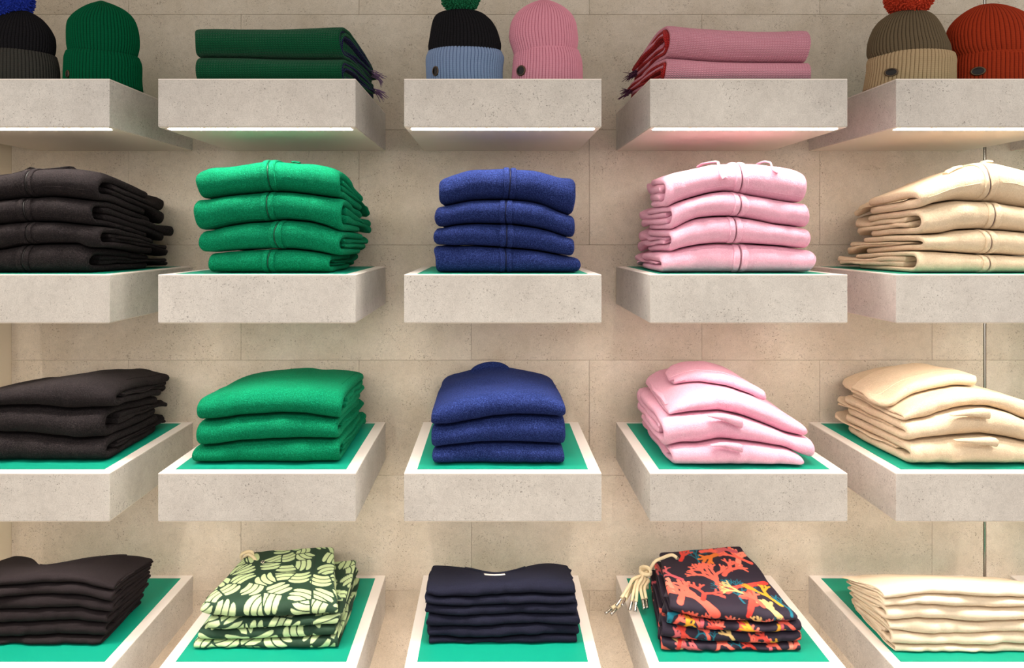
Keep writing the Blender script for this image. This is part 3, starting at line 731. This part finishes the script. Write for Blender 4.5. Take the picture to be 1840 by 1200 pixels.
# drawstring tapes of the top hoodies
ribbon('drawstring', [on_top(p1, 1253, .15, .006), on_top(p1, 1262, .13, .011), on_top(p1, 1277, .10, .009), on_top(p1, 1286, .08, .008), on_top(p1, 1290, .065, .006), P3(1295, 313, .043), P3(1300, 322, .037), P3(1306, 318, .034)], 0.019, 0.0018, F_PINK, p1.roots[-1], (0.5, 0.85, 0))
ribbon('drawstring', [on_top(p1, 1354, .14, .006), on_top(p1, 1364, .12, .012), on_top(p1, 1374, .10, .014), on_top(p1, 1381, .08, .010), on_top(p1, 1385, .065, .006), P3(1389, 306, .045), P3(1398, 311, .038)], 0.019, 0.0018, F_PINK, p1.roots[-1], (0.35, 0.9, 0))
ribbon('drawstring', [on_top(b1, -5, .10, .003), on_top(b1, 25, .11, .005), on_top(b1, 45, .12, .010), on_top(b1, 58, .12, .016), on_top(b1, 66, .13, .006)], 0.022, 0.002, F_BLACK, b1.roots[-1])
ribbon('drawstring', [on_top(b1, 74, .12, .008), on_top(b1, 90, .12, .008), on_top(b1, 110, .13, .011), on_top(b1, 128, .13, .013), on_top(b1, 138, .14, .004)], 0.022, 0.002, F_BLACK, b1.roots[-1])
ribbon('drawstring', [on_top(g1, 524, .085, .0035), on_top(g1, 531, .085, .0045), on_top(g1, 540, .085, .0035)], 0.012, 0.0022, F_GREEN, g1.roots[-1])
ribbon('drawstring', [on_top(c1, 1698, .09, .004), on_top(c1, 1708, .09, .007), on_top(c1, 1718, .10, .008), on_top(c1, 1726, .11, .005)], 0.02, 0.003, F_CREAM, c1.roots[-1])
ribbon('drawstring', [on_top(c1, 1764, .09, .005), on_top(c1, 1772, .09, .007), on_top(c1, 1782, .09, .005)], 0.014, 0.0026, F_CREAM, c1.roots[-1])
# hem seams across the fronts
def seam(st, i, s0, s1, share, mat):
    fo = st.folds[i]; u = fo.ua+(fo.ub-fo.ua)*share
    e = 0.0011/fo.Lu
    fo.strip('hem_seam', s0, s1, u-e, u+e, 0.0001, 0.0009, mat, st.roots[i], ns=30, nu=3)
seam(b1, 3, .62, .96, .62, F_BLACK); seam(b1, 2, .62, .94, .72, F_BLACK)
seam(g1, 2, .06, .46, .80, F_GREEN); seam(g1, 2, .56, .95, .80, F_GREEN)
seam(p1, 3, .08, .48, .74, F_PINK); seam(p1, 3, .60, .97, .74, F_PINK)
seam(c1, 3, .04, .40, .52, F_CREAM); seam(c1, 3, .54, .97, .52, F_CREAM)

# hoods folded over the topmost pullovers, and hood tips peeping out lower down
def hood(st, mat, pts_front, thick_m, yb, t, seed):
    """pts_front: (px, py, y) of the hood's front lower edge left to right"""
    p = np.array(pts_front, float); X = PX(p[:, 0], p[:, 2]); Y = p[:, 2]
    top = st.surfs[-1]
    lo = lambda x, y: top(x, y)+0.001
    def hgt(x):
        q = (x-X[0])/(X[-1]-X[0]); return thick_m*(0.55+0.9*np.sqrt(np.clip(q*(1.25-q), 0, 1)))
    up = lambda x, y: top(x, y)+0.001+hgt(x)*(1-0.25*np.clip((y-0.15)/0.2, 0, 1))
    f = Fold(lo, up, lin(X[0], X[0]+0.02), lin(X[-1], X[-1]-0.01), lambda x: np.interp(x, X, Y), yb, t, seed, full=0.75, R=0.012, jitter=0.006, bulge=0.0015)
    o = f.mesh('hood', mat, st.roots[-1], ns=40, na=18, nb=12)
    e = 0.0012/f.Lu; u = f.ua*0.80
    f.strip('hood_seam', 0.02, 0.9, u-e, u+e, 0.0001, 0.0009, mat, o, ns=26, nu=3)
    lo2 = lambda x, y: lo(x, y)+2*t; up2 = lambda x, y: up(x, y)-2*t
    layer('hood_lining', lo2, up2, 0.05, 0.95, lin(X[0]+.01, X[0]+.025), lin(X[-1]-.012, X[-1]-.02), float(Y.max())*0.6+float(Y.min())*0.4+0.025, yb-0.02, mat, o, seed+4)
hood(p2, F_PINK, [(1209, 686, .20), (1250, 690, .165), (1300, 692, .135), (1340, 704, .115), (1376, 716, .098)], 0.026, 0.33, 0.0055, 301)
hood(c2, F_CREAM, [(1564, 690, .17), (1590, 699, .125), (1612, 701, .115), (1640, 694, .12), (1690, 690, .12), (1760, 693, .118)], 0.028, 0.30, 0.0055, 302)
def hood_tip(st, i, px0, px1, depth, H, mat, seed):
    """a folded hood corner lying on garment i, just in front of the garment above"""
    fo = st.folds[i]; y = float(fo.yf(np.array(0.0)))+0.002; x0, x1 = PX(px0, y), PX(px1, y)
    sf = st.surfs[i+1]
    q = lambda x: np.clip((x-x0)/(x1-x0), 0, 1)
    y = y-0.019
    lo = lambda x, yy: sf(x, yy+0.04)-0.001-H*q(x)**0.8
    up = lambda x, yy: sf(x, yy+0.04)+0.0045
    f = Fold(lo, up, lin(x0, x0), lin(x1, x1-0.003), lambda x: y+0.008*(1-q(x)), y+0.020, 0.0024, seed, R=0.006, jitter=0.001, bulge=0.0008, rc=0.003)
    f.mesh('hood_tip', mat, st.roots[i], ns=22, na=10, nb=8)
hood_tip(p2, 1, 1270, 1331, .019, .022, F_PINK, 311); hood_tip(p2, 0, 1276, 1331, .012, .016, F_PINK, 312)
hood_tip(c2, 1, 1706, 1771, .018, .021, F_CREAM, 313); hood_tip(c2, 0, 1712, 1785, .012, .018, F_CREAM, 314)

# neck label of the navy shirt, ribbed neck bands
M_TAG = m_plain('white_tag', srgb(240, 228, 216), 0.8)
ftop = n3.folds[-1]
sx0 = (PX(870, .18)-ftop.xl(0))/(ftop.xr(0)-ftop.xl(0)); sx1 = (PX(907, .18)-ftop.xl(0))/(ftop.xr(0)-ftop.xl(0))
ftop.strip('neck_label', sx0, sx1, 0.30*ftop.ua, 0.45*ftop.ua, 0.0005, 0.0006, M_TAG, n3.roots[-1], ns=5, nu=4)
for st, mt in ((b3, F_BLACK2), (n3, F_NAVY)):
    fo = st.folds[-1]; cxs = 0.62 if st is b3 else 0.46
    fo.strip('neck_band', cxs-0.22, cxs+0.22, 0.012*fo.ua, 0.14*fo.ua, 0.0002, 0.0012, mt, st.roots[-1], ns=24, nu=4)
# collar of the blue and shoulder seams of the green and black sweatshirts
fo = u2.folds[-1]
def collar(S, U):
    a = math.pi*(0.05+0.9*S); cx = PX(880, .36)
    x = cx-np.cos(a)*0.055; y = 0.345+np.sin(a)*0.03+0.01*U
    z = u2.surfs[-1](x, y)-0.002+U*0.016*np.sin(a)
    return np.stack([x, y, z], -1)
flat_piece('collar', collar, 24, 5, 0.0025, 0.12, 0.018, F_BLUE, u2.roots[-1])
for st, s, mt in ((g2, .93, F_GREEN), (b2, .93, F_BLACK)):
    f_ = st.folds[-1]; f_.strip('shoulder_seam', s, s+0.008, 0.08*f_.ua, 0.75*f_.ua, 0.0002, 0.0010, mt, st.roots[-1], ns=3, nu=20)

# shorts: side seams, cords, eyelets
M_CORD = m_fleece('cream_cord', srgb(226, 208, 170), srgb(240, 226, 194), 0.4, 0.05, scale=900, bump=0.4)
def cord(parent, pts, r=0.0042, tip=True):
    V, Fs = tube(pts, r, 8, 6); o = mesh('drawcord', V, Fs, M_CORD, parent)
    if tip:
        p = np.asarray(pts[-1], float); d = p-np.asarray(pts[-2], float); d /= np.linalg.norm(d)
        V, Fs = tube([p-d*0.002, p+d*0.008, p+d*0.018, p+d*0.024], [r*0.95, r*0.92, r*0.92, r*0.95], 8, 2)
        mesh('cord_tip', V, Fs, M_METAL, o)
    return o
def ring(name, c, n, R, r, mat, parent):
    n = np.asarray(n, float); n /= np.linalg.norm(n); a = np.cross(n, [0.3, 0.9, 0.1]); a /= np.linalg.norm(a); b = np.cross(n, a)
    th = np.linspace(0, 2*math.pi, 20, endpoint=False); ph = np.linspace(0, 2*math.pi, 8, endpoint=False)
    V = np.array([np.asarray(c)+(a*math.cos(t)+b*math.sin(t))*(R+r*math.cos(q))+n*r*math.sin(q) for t in th for q in ph])
    Fs = [(i*8+j, ((i+1) % 20)*8+j, ((i+1) % 20)*8+(j+1) % 8, i*8+(j+1) % 8) for i in range(20) for j in range(8)]
    return mesh(name, V, Fs, mat, parent)
for i in range(4):
    f_ = gs.folds[i]; f_.strip('side_seam', .80, .808, .05 if i == 3 else f_.ua*0.9, f_.ub, 0.0001, 0.0008, M_LEAF if False else m_plain('dark_green_thread', srgb(34, 58, 44), 0.9) if i == 0 else bpy.data.materials['dark_green_thread'], gs.roots[i], ns=3, nu=40)
# green shorts: one cord with a knot at the back-left of the waist
e1 = on_top(gs, 468, .27, .003)
cord(gs.roots[3], [P3(436, 1005, .34), P3(440, 1000, .33), P3(447, 996, .32), P3(455, 1001, .31), P3(463, 1012, .295), P3(467, 1017, .285)], 0.0042)
cord(gs.roots[3], [P3(434, 1004, .338), P3(434, 996, .335), P3(444, 991, .33), P3(453, 992, .325), P3(453, 999, .325), P3(445, 1003, .33), P3(438, 1001, .335)], 0.0042, tip=False)
ring('eyelet', on_top(gs, 472, .285, .002), (0, -0.1, 1), 0.0045, 0.0012, M_METAL, gs.roots[3])
# coral shorts: a bunch of cords gathered in a knot at the left
yk = 0.30
ring('eyelet', on_top(cs, 1216, .305, .002), (0, -.15, 1), 0.0052, 0.0014, M_METAL, cs.roots[3])
ring('eyelet', P3(1184, 1023, .30), (-1, -.3, .5), 0.0052, 0.0014, M_METAL, cs.roots[2])
cord(cs.roots[3], [on_top(cs, 1216, .305, .004), on_top(cs, 1206, .305, .012), P3(1190, 1002.5, .305), P3(1178, 1008, .302), P3(1171, 1018, yk), P3(1166, 1026, yk)], 0.0045, tip=False)
tips = [((1131, 1052), (1116, 1075), 3), ((1130, 1055), (1123, 1074), 3), ((1142, 1050), (1135, 1080), 3), ((1146, 1052), (1143, 1081), 2), ((1151, 1055), (1155, 1077), 2), ((1158, 1055), (1161, 1076), 1),
        ((1118, 1078), (1099, 1093), 2), ((1125, 1075), (1108, 1093), 1)]
for q, (mid, end, own) in enumerate(tips):
    d = 0.004*((q % 3)-1)
    cord(cs.roots[3], [P3(1165, 1027+q % 3, yk+d), P3(1158-(q % 2)*3, 1032+q % 3, yk-0.01+d), P3(mid[0]+7, mid[1]-12, yk-0.03+d*2), P3(mid[0], mid[1], yk-0.048+d), P3(end[0], end[1], 0.226+d)], 0.0043)
for q in range(2):
    th = np.linspace(0, 2*math.pi, 9)[:-1]
    pts = [P3(1160+9*math.cos(a)+3*math.sin(a), 1028+(5+q*2)*math.sin(a)-3*q, yk-0.008-0.014*math.sin(a+q)) for a in np.r_[th, th[0]]]
    cord(cs.roots[3], pts, 0.0046, tip=False)
for q in range(4):
    cord(cs.roots[3], [P3(1161, 1030, yk-.01), P3(1148+4*q, 1046, yk-.02), P3(1150+3*q, 1060-3*q, yk-.025), P3(1160+q, 1050+2*q, yk-.02), P3(1163, 1040+5*q, yk-.015)], 0.0042, tip=False)

# ------------------------------------------------------------------ scarves
K_GREEN = m_knit('green_knit', srgb(0, 88, 52), srgb(0, 64, 40), 0.0062, 0.0050)
K_NAVY = m_knit('navy_knit', srgb(34, 36, 96), srgb(16, 18, 54), 0.0062, 0.0050)
K_PINK = m_knit('pink_knit', srgb(230, 164, 182), srgb(206, 130, 148), 0.0062, 0.0050)
K_RED = m_knit('red_knit', srgb(206, 44, 44), srgb(130, 22, 24), 0.0062, 0.0050)
M_FRINGE1 = m_plain('lilac_yarn', srgb(120, 92, 130), 0.9); M_FRINGE2 = m_plain('plum_yarn', srgb(70, 28, 58), 0.9)
def fringe(parent, base, direction, n, length, mat, seed, spreadv=0.010):
    r = np.random.default_rng(seed); parts = []
    for q in range(n):
        b = np.asarray(base)+r.normal(0, 1, 3)*[0.003, spreadv, 0.004]; d = np.asarray(direction)+r.normal(0, 0.28, 3); d /= np.linalg.norm(d)
        L = length*r.uniform(0.6, 1.1); dr = np.array([0, 0, -0.012*r.uniform(0.2, 1)])
        parts.append(tube([b, b+d*L*0.5+dr*0.25, b+d*L+dr], [0.0013, 0.0011, 0.0007], 5, 3))
    V, Fs = merge(parts); o = mesh('fringe', V, Fs, mat, parent); o['kind'] = 'stuff'; return o
def scarves(label, group, outer, inner_m, curves, ext, yf, yb, side, ends, seed, fr_mat, trim):
    zs = ROW_Z[0]; surfs = [Surf(None, zs, yf, yb, 1, 1, 0, 1, 0, 0)]
    x0, x1 = PX(ext[0][0], yf), PX(ext[0][1], yf)
    for i, c in enumerate(curves):
        kl, kr = (1.0, 0.66) if side > 0 else (0.66, 1.0)
        surfs.append(Surf(Curve(c, yf+0.012), zs, yf, yb, kl, kr, x0, x1, 0.0008, seed+i*3))
    for i in range(2):
        lo, up = surfs[i], surfs[i+1]; a, b = PX(ext[i][0], yf), PX(ext[i][1], yf)
        r = thing('folded_scarf', label % ORD[2][i], 'scarf', ((a+b)/2, (yf+yb)/2, float(lo(np.array((a+b)/2), np.array((yf+yb)/2)))), group)
        e = ends[i]; fl, frr = (0.0, e) if side > 0 else (e, 0.0)
        T = float(up(np.array((a+b)/2), np.array(yf+.04))-lo(np.array((a+b)/2), np.array(yf+.04)))
        t1 = 0.0042
        f = Fold(lo, up, lin(a, a+fl), lin(b, b+frr), yf, yb, t1, seed+i, R=T*0.42, full=0.85, jitter=0.006, bulge=0.0015)
        f.mesh('outer_fold', outer, r, ns=50, na=22, nb=14)
        # reverse side, then the rolled-in folds, alternating
        cur_lo, cur_up, m = lo, up, 2*t1
        cols = [inner_m, outer, inner_m, outer]; yy = yf+2*t1
        for j in range(3):
            t2 = (0.0018 if side > 0 else 0.0026) if j % 2 == 0 else 0.0036
            l2 = lambda x, y, m=m: lo(x, y)+m
            u2_ = lambda x, y, m=m: up(x, y)-m
            room = T-2*m
            if room < 4.5*t2: break
            ex = side*trim*(1.0 if j % 2 == 0 else 0.75)
            ff = Fold(l2, u2_, lin(a+(ex if side < 0 else 0.004), a+fl+(ex if side < 0 else 0.004)), lin(b+(ex if side > 0 else -0.004), b+frr+(ex if side > 0 else -0.004)), yy, yb+0.01-0.012*j, t2, seed+i*5+j, R=max(room*0.42, 0.004), full=0.85, jitter=0.006, bulge=0.0008)
            ff.mesh('inner_fold', cols[j], r, ns=24, na=16, nb=10)
            m += 2*t2; yy += 2*t2+0.002
        room = T-2*m
        if room > 0.006:
            l2 = lambda x, y, m=m: lo(x, y)+m
            u2_ = lambda x, y, m=m: up(x, y)-m
            layer('inner_layer', l2, u2_, 0.05, 0.95, lin(a+.004, a+fl+0.012*(side < 0)*-1), lin(b-.004, b+frr+0.012*(side > 0)), yy+0.015, yb+0.02, outer, r, seed+i*9, wav=0.003)
        xe = (b+frr) if side > 0 else (a+fl)
        zc = float(lo(np.array(xe), np.array(yb))+up(np.array(xe), np.array(yb)))/2
        fringe(r, (xe, yb-0.03, zc), (side, 0.15, -0.25), 18, 0.030, fr_mat, seed+60+i)
scarves('thick green knit scarf with navy reverse, %s of the folded pair', 'green scarves', K_GREEN, K_NAVY,
    [[(346,101),(360,100),(400,100),(440,100.5),(500,103),(560,103.5),(612,103)], [(346,52),(352,47.5),(380,47),(420,48),(500,48.5),(560,46),(600,44),(612,44)]],
    [(347,613),(348,610)], 0.05, 0.27, 1, [0.048, 0.046], 41, M_FRINGE1, 0.002)
scarves('pink knit scarf with red reverse and plum fringe, %s of the folded pair', 'pink scarves', K_PINK, K_RED,
    [[(1200,102),(1230,104),(1280,108),(1330,109.5),(1400,110),(1458,110)], [(1200,42),(1206,41),(1240,45),(1300,49),(1360,52),(1400,52),(1450,50),(1460,53)]],
    [(1200,1458),(1203,1459)], 0.05, 0.27, -1, [-0.050, -0.040], 51, M_FRINGE2, 0.006)

# ------------------------------------------------------------------ hats
def m_wool(name, col, dark):
    k = NT(name); at = k.n('ShaderNodeAttribute', attribute_name='cloth')
    sp = k.n('ShaderNodeSeparateXYZ'); k.l(at.outputs['Vector'], sp.inputs[0])
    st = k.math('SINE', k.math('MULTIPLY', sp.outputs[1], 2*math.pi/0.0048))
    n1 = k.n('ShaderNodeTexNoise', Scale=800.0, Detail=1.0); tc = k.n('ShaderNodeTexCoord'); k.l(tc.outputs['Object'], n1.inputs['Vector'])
    c = k.mix(k.ramp(sp.outputs[0], [(0.10, g(1)), (0.55, g(0))]), col, dark)  # rib grooves take the dark tone, their shade painted into the wool colour
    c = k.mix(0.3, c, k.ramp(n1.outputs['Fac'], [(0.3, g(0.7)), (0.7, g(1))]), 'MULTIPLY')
    k.l(c, k.b.inputs['Base Color']); k.b.inputs['Roughness'].default_value = 0.95; k.b.inputs['Specular IOR Level'].default_value = 0.08
    k.bump(k.math('ADD', st, k.math('MULTIPLY', n1.outputs['Fac'], 0.8)), 0.22, 0.0010)
    return k.m
M_BADGE = m_plain('black_badge', srgb(34, 30, 28), 0.25, 0.6); M_BADGE_RIM = m_plain('bronze_rim', srgb(96, 78, 62), 0.3, 0.9)
def ribbed(zs_, cx_, cy_, hx_, hy_, ribs, amp, nz_close=True, per=8, phase=0.0, tilt=None, dent=None):
    """closed-ring rows -> verts, faces, cloth coords (rib height 0..1, length)"""
    nth = ribs*per; th = np.linspace(0, 2*math.pi, nth, endpoint=False); rib = np.abs(np.sin(th*ribs/2+phase))**0.7
    V = []; UV = []; ln = 0.0
    for j in range(len(zs_)):
        if j: ln += math.hypot(zs_[j]-zs_[j-1], hx_[j]-hx_[j-1])
        a = amp*min(1.0, hx_[j]/0.05)
        rx, ry = hx_[j]+a*(rib-1), hy_[j]+a*(rib-1)
        if dent is not None:
            q = 1+0.035*vnoise(np.cos(th)*1.7+3, np.sin(th)*1.2+zs_[j]*14, dent)*min(1, hx_[j]/0.05); rx, ry = rx*q, ry*q
        x = cx_[j]+np.maximum(rx, 0.0004)*np.cos(th); y = cy_[j]+np.maximum(ry, 0.0004)*np.sin(th)
        z = np.full(nth, zs_[j])
        if tilt is not None: z = z+tilt(x, y, j)
        V.append(np.stack([x, y, z], 1)); UV.append(np.stack([rib, np.full(nth, ln)], 1))
    n = len(zs_); idx = np.arange(n*nth).reshape(n, nth); nx = np.roll(idx, -1, axis=1)
    Fq = np.stack([idx[:-1], nx[:-1], nx[1:], idx[1:]], 2).reshape(-1, 4)
    return np.concatenate(V), Fq, np.concatenate(UV)
def pompom(parent, c, R, mat, seed):
    r = np.random.default_rng(seed); parts = []
    bm = bmesh.new(); bmesh.ops.create_icosphere(bm, subdivisions=3, radius=R*0.90)
    V = np.array([v.co[:] for v in bm.verts])+np.asarray(c); Fs = [tuple(v.index for v in f.verts) for f in bm.faces]; bm.free()
    parts.append((V, Fs)); n = 2000; gold = math.pi*(3-math.sqrt(5))
    for i in range(n):
        z = 1-2*(i+0.5)/n; q = math.sqrt(1-z*z); d = np.array([q*math.cos(gold*i), q*math.sin(gold*i), z])+r.normal(0, 0.06, 3)
        d /= np.linalg.norm(d); L = R*r.uniform(0.94, 1.05); s = np.cross(d, r.normal(0, 1, 3)); s /= np.linalg.norm(s)
        b = np.cross(d, s); w = 0.0019
        p0 = np.asarray(c)+d*R*0.78; p1 = np.asarray(c)+d*L*0.96+s*0.0015; p2 = np.asarray(c)+d*L+s*0.0028
        V = []; Fs = []
        for p, ww in ((p0, w), (p1, w*1.1), (p2, w*0.6)):
            V += [p+s*ww, p+b*ww, p-s*ww, p-b*ww]
        for lv in (0, 4):
            for j in range(4): Fs.append((lv+j, lv+(j+1) % 4, lv+4+(j+1) % 4, lv+4+j))
        Fs.append((8, 9, 10, 11)); parts.append((np.array(V), Fs))
    V, Fs = merge(parts); return mesh('pom_pom', V, Fs, mat, parent, smooth=False)
def beanie(label, yc, hd, dome, cuff, body_m, cuff_m, badge=None, pom=None, lean=0.0, seed=1):
    """dome: rows (py, px_left, px_right) from bottom to top; cuff: (py, px_left, px_right) bottom to top; hd: half depth/half width"""
    zs = ROW_Z[0]; cxm = PX(0.5*(cuff[0][1]+cuff[0][2]), yc)
    r = thing('beanie', label, 'hat', (cxm, yc, zs), 'beanies on the top row')
    def rows(tab, n, smooth=True):
        t = np.array(tab, float); z = PZ(t[:, 0], yc); xl = PX(t[:, 1], yc); xr = PX(t[:, 2], yc)
        q = np.linspace(0, 1, len(t)); qq = np.linspace(0, 1, n)
        ev = lambda a: np.interp(qq, q, a)
        def sm(a):
            for _ in range(3): a = np.r_[a[0], (a[:-2]+2*a[1:-1]+a[2:])/4, a[-1]]
            return a
        return sm(ev(z)), sm(ev((xl+xr)/2)), sm(ev((xr-xl)/2))
    z, cx, hx = rows(dome, 46)
    hy = np.minimum(hx*hd, hx)
    V, Fq, UV = ribbed(z, cx, np.full(len(z), yc), hx, hy, 64, 0.0022, dent=seed)
    mesh('crown', V, Fq, body_m, r, uv=UV)
    # turned-up cuff: closed loop inside-bottom -> outside -> lip -> inside
    z, cx, hx = rows(cuff, 16); hyc = hx*hd
    th = 0.009; lip = np.linspace(0, math.pi, 7)[1:]
    z = np.maximum(z, zs+0.0012)
    zz = np.r_[z[0]+0.001, z, z[-1]+0.006*np.sin(lip), z[::-1][1:], z[0]+0.001]
    dx = np.r_[-th, np.zeros(len(z)), -th*(1-np.cos(lip))/2, np.full(len(z)-1, -th), -th]
    cxx = np.r_[cx[0], cx, np.full(len(lip), cx[-1]), cx[::-1][1:], cx[0]]; hxx = np.r_[hx[0], hx, np.full(len(lip), hx[-1]), hx[::-1][1:], hx[0]]+dx
    hyy = np.r_[hyc[0], hyc, np.full(len(lip), hyc[-1]), hyc[::-1][1:], hyc[0]]+dx
    zlo, zhi = z[0], z[-1]
    V, Fq, UV = ribbed(zz, cxx, np.full(len(zz), yc), hxx, hyy, 68, 0.0022, tilt=lambda x, y, j: lean*(x-cxm)*np.clip((zz[j]-zlo)/(zhi-zlo), 0, 1))
    o = mesh('cuff', V, Fq, cuff_m, r, uv=UV)
    if badge:
        px, py, w, h = badge
        hmid = float(np.interp(PZ(py, yc), z, hx)); xb = PX(px, yc-hmid*hd*0.8); u = np.clip((xb-cxm)/hmid, -0.97, 0.97)
        yb_ = yc-hmid*hd*math.sqrt(1-u*u); xb = PX(px, yb_); u = np.clip((xb-cxm)/hmid, -0.97, 0.97); yb_ = yc-hmid*hd*math.sqrt(1-u*u)
        c = np.array([xb, yb_, PZ(py, yb_)]); nrm = np.array([u, -math.sqrt(1-u*u)/hd, 0]); nrm /= np.linalg.norm(nrm)
        tx = np.array([-nrm[1], nrm[0], 0]); tz = np.array([0, 0, 1.0]); s = (D+yb_)/F
        rx, rz = max(w*s/2/max(abs(tx[0]), 0.35), 0.006), h*s/2
        prof = [(1.0, -0.001), (1.02, 0.002), (0.93, 0.0036), (0.80, 0.0030)]
        ang = np.linspace(0, 2*math.pi, 24, endpoint=False)
        V = np.array([c+tx*rx*k_*math.cos(a)+tz*rz*k_*math.sin(a)+nrm*dn for k_, dn in prof for a in ang])
        Fs = [(i*24+j, i*24+(j+1) % 24, (i+1)*24+(j+1) % 24, (i+1)*24+j) for i in range(3) for j in range(24)]
        bo = mesh('badge', V, Fs, M_BADGE_RIM, r)
        prof = [(0.82, 0.0028), (0.5, 0.0036), (0.2, 0.0040), (0.001, 0.0041)]
        V = np.array([c+tx*rx*k_*math.cos(a)+tz*rz*k_*math.sin(a)+nrm*dn for k_, dn in prof for a in ang])
        mesh('badge_face', V, Fs, M_BADGE, bo)
    if pom:
        px, py, rad, pm = pom
        pompom(r, P3(px, py, yc), rad*(D+yc)/F, pm, seed)
    return r
def dome_rows(pts): return pts
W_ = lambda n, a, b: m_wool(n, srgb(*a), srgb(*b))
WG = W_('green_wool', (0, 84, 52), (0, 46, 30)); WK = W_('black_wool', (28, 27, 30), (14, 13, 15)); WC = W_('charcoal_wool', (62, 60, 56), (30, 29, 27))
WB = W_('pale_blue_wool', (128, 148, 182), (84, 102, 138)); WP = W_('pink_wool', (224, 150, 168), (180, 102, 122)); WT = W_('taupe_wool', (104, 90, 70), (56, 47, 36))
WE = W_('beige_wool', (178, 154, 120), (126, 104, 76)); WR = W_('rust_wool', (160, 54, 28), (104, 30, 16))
P_BLUE = m_plain('blue_yarn', srgb(22, 52, 168), 0.95); P_GRN = m_plain('green_yarn', srgb(0, 104, 64), 0.95); P_ORG = m_plain('orange_yarn', srgb(192, 58, 26), 0.95)
YC = 0.135
zb_py = 424-(ROW_Z[0]-EYE)*F/(D+YC)      # shelf top seen at the hats' depth
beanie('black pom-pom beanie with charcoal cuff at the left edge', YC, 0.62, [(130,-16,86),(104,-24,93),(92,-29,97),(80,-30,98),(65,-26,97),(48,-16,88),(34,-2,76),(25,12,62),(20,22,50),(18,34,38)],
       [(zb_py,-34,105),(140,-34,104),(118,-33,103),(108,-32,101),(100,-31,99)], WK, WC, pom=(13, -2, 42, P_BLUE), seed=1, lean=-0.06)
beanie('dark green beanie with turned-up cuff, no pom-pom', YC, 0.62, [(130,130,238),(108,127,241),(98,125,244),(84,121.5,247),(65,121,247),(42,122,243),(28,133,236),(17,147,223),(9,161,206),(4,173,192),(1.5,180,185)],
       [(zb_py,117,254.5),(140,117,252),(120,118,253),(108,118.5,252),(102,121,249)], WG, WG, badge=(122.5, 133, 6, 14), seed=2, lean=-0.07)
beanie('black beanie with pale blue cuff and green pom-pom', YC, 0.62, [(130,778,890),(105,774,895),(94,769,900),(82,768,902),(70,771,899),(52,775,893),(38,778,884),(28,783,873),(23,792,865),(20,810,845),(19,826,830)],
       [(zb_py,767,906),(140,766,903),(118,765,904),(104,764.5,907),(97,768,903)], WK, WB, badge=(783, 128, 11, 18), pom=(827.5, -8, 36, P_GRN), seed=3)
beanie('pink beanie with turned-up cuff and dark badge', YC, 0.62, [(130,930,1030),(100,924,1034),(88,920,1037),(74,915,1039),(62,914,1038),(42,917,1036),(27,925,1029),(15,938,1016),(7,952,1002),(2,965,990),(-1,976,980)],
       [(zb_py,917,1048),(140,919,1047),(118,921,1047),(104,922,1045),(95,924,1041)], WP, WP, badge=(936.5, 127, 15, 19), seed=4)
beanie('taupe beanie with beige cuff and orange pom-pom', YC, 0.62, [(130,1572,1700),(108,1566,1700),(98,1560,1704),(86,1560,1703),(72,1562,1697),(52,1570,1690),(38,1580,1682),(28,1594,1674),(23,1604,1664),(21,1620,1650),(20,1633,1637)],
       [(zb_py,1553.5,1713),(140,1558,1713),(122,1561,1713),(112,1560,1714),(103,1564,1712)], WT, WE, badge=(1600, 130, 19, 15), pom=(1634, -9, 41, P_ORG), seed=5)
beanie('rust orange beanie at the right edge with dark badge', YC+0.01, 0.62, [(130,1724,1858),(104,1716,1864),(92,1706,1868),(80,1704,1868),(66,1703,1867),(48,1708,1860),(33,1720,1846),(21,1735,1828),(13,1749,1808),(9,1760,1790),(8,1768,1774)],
       [(zb_py,1712,1874),(140,1713.5,1872),(122,1713.5,1873),(112,1714,1873),(103,1716,1870)], WR, WR, badge=(1747, 128, 19, 16), seed=6)
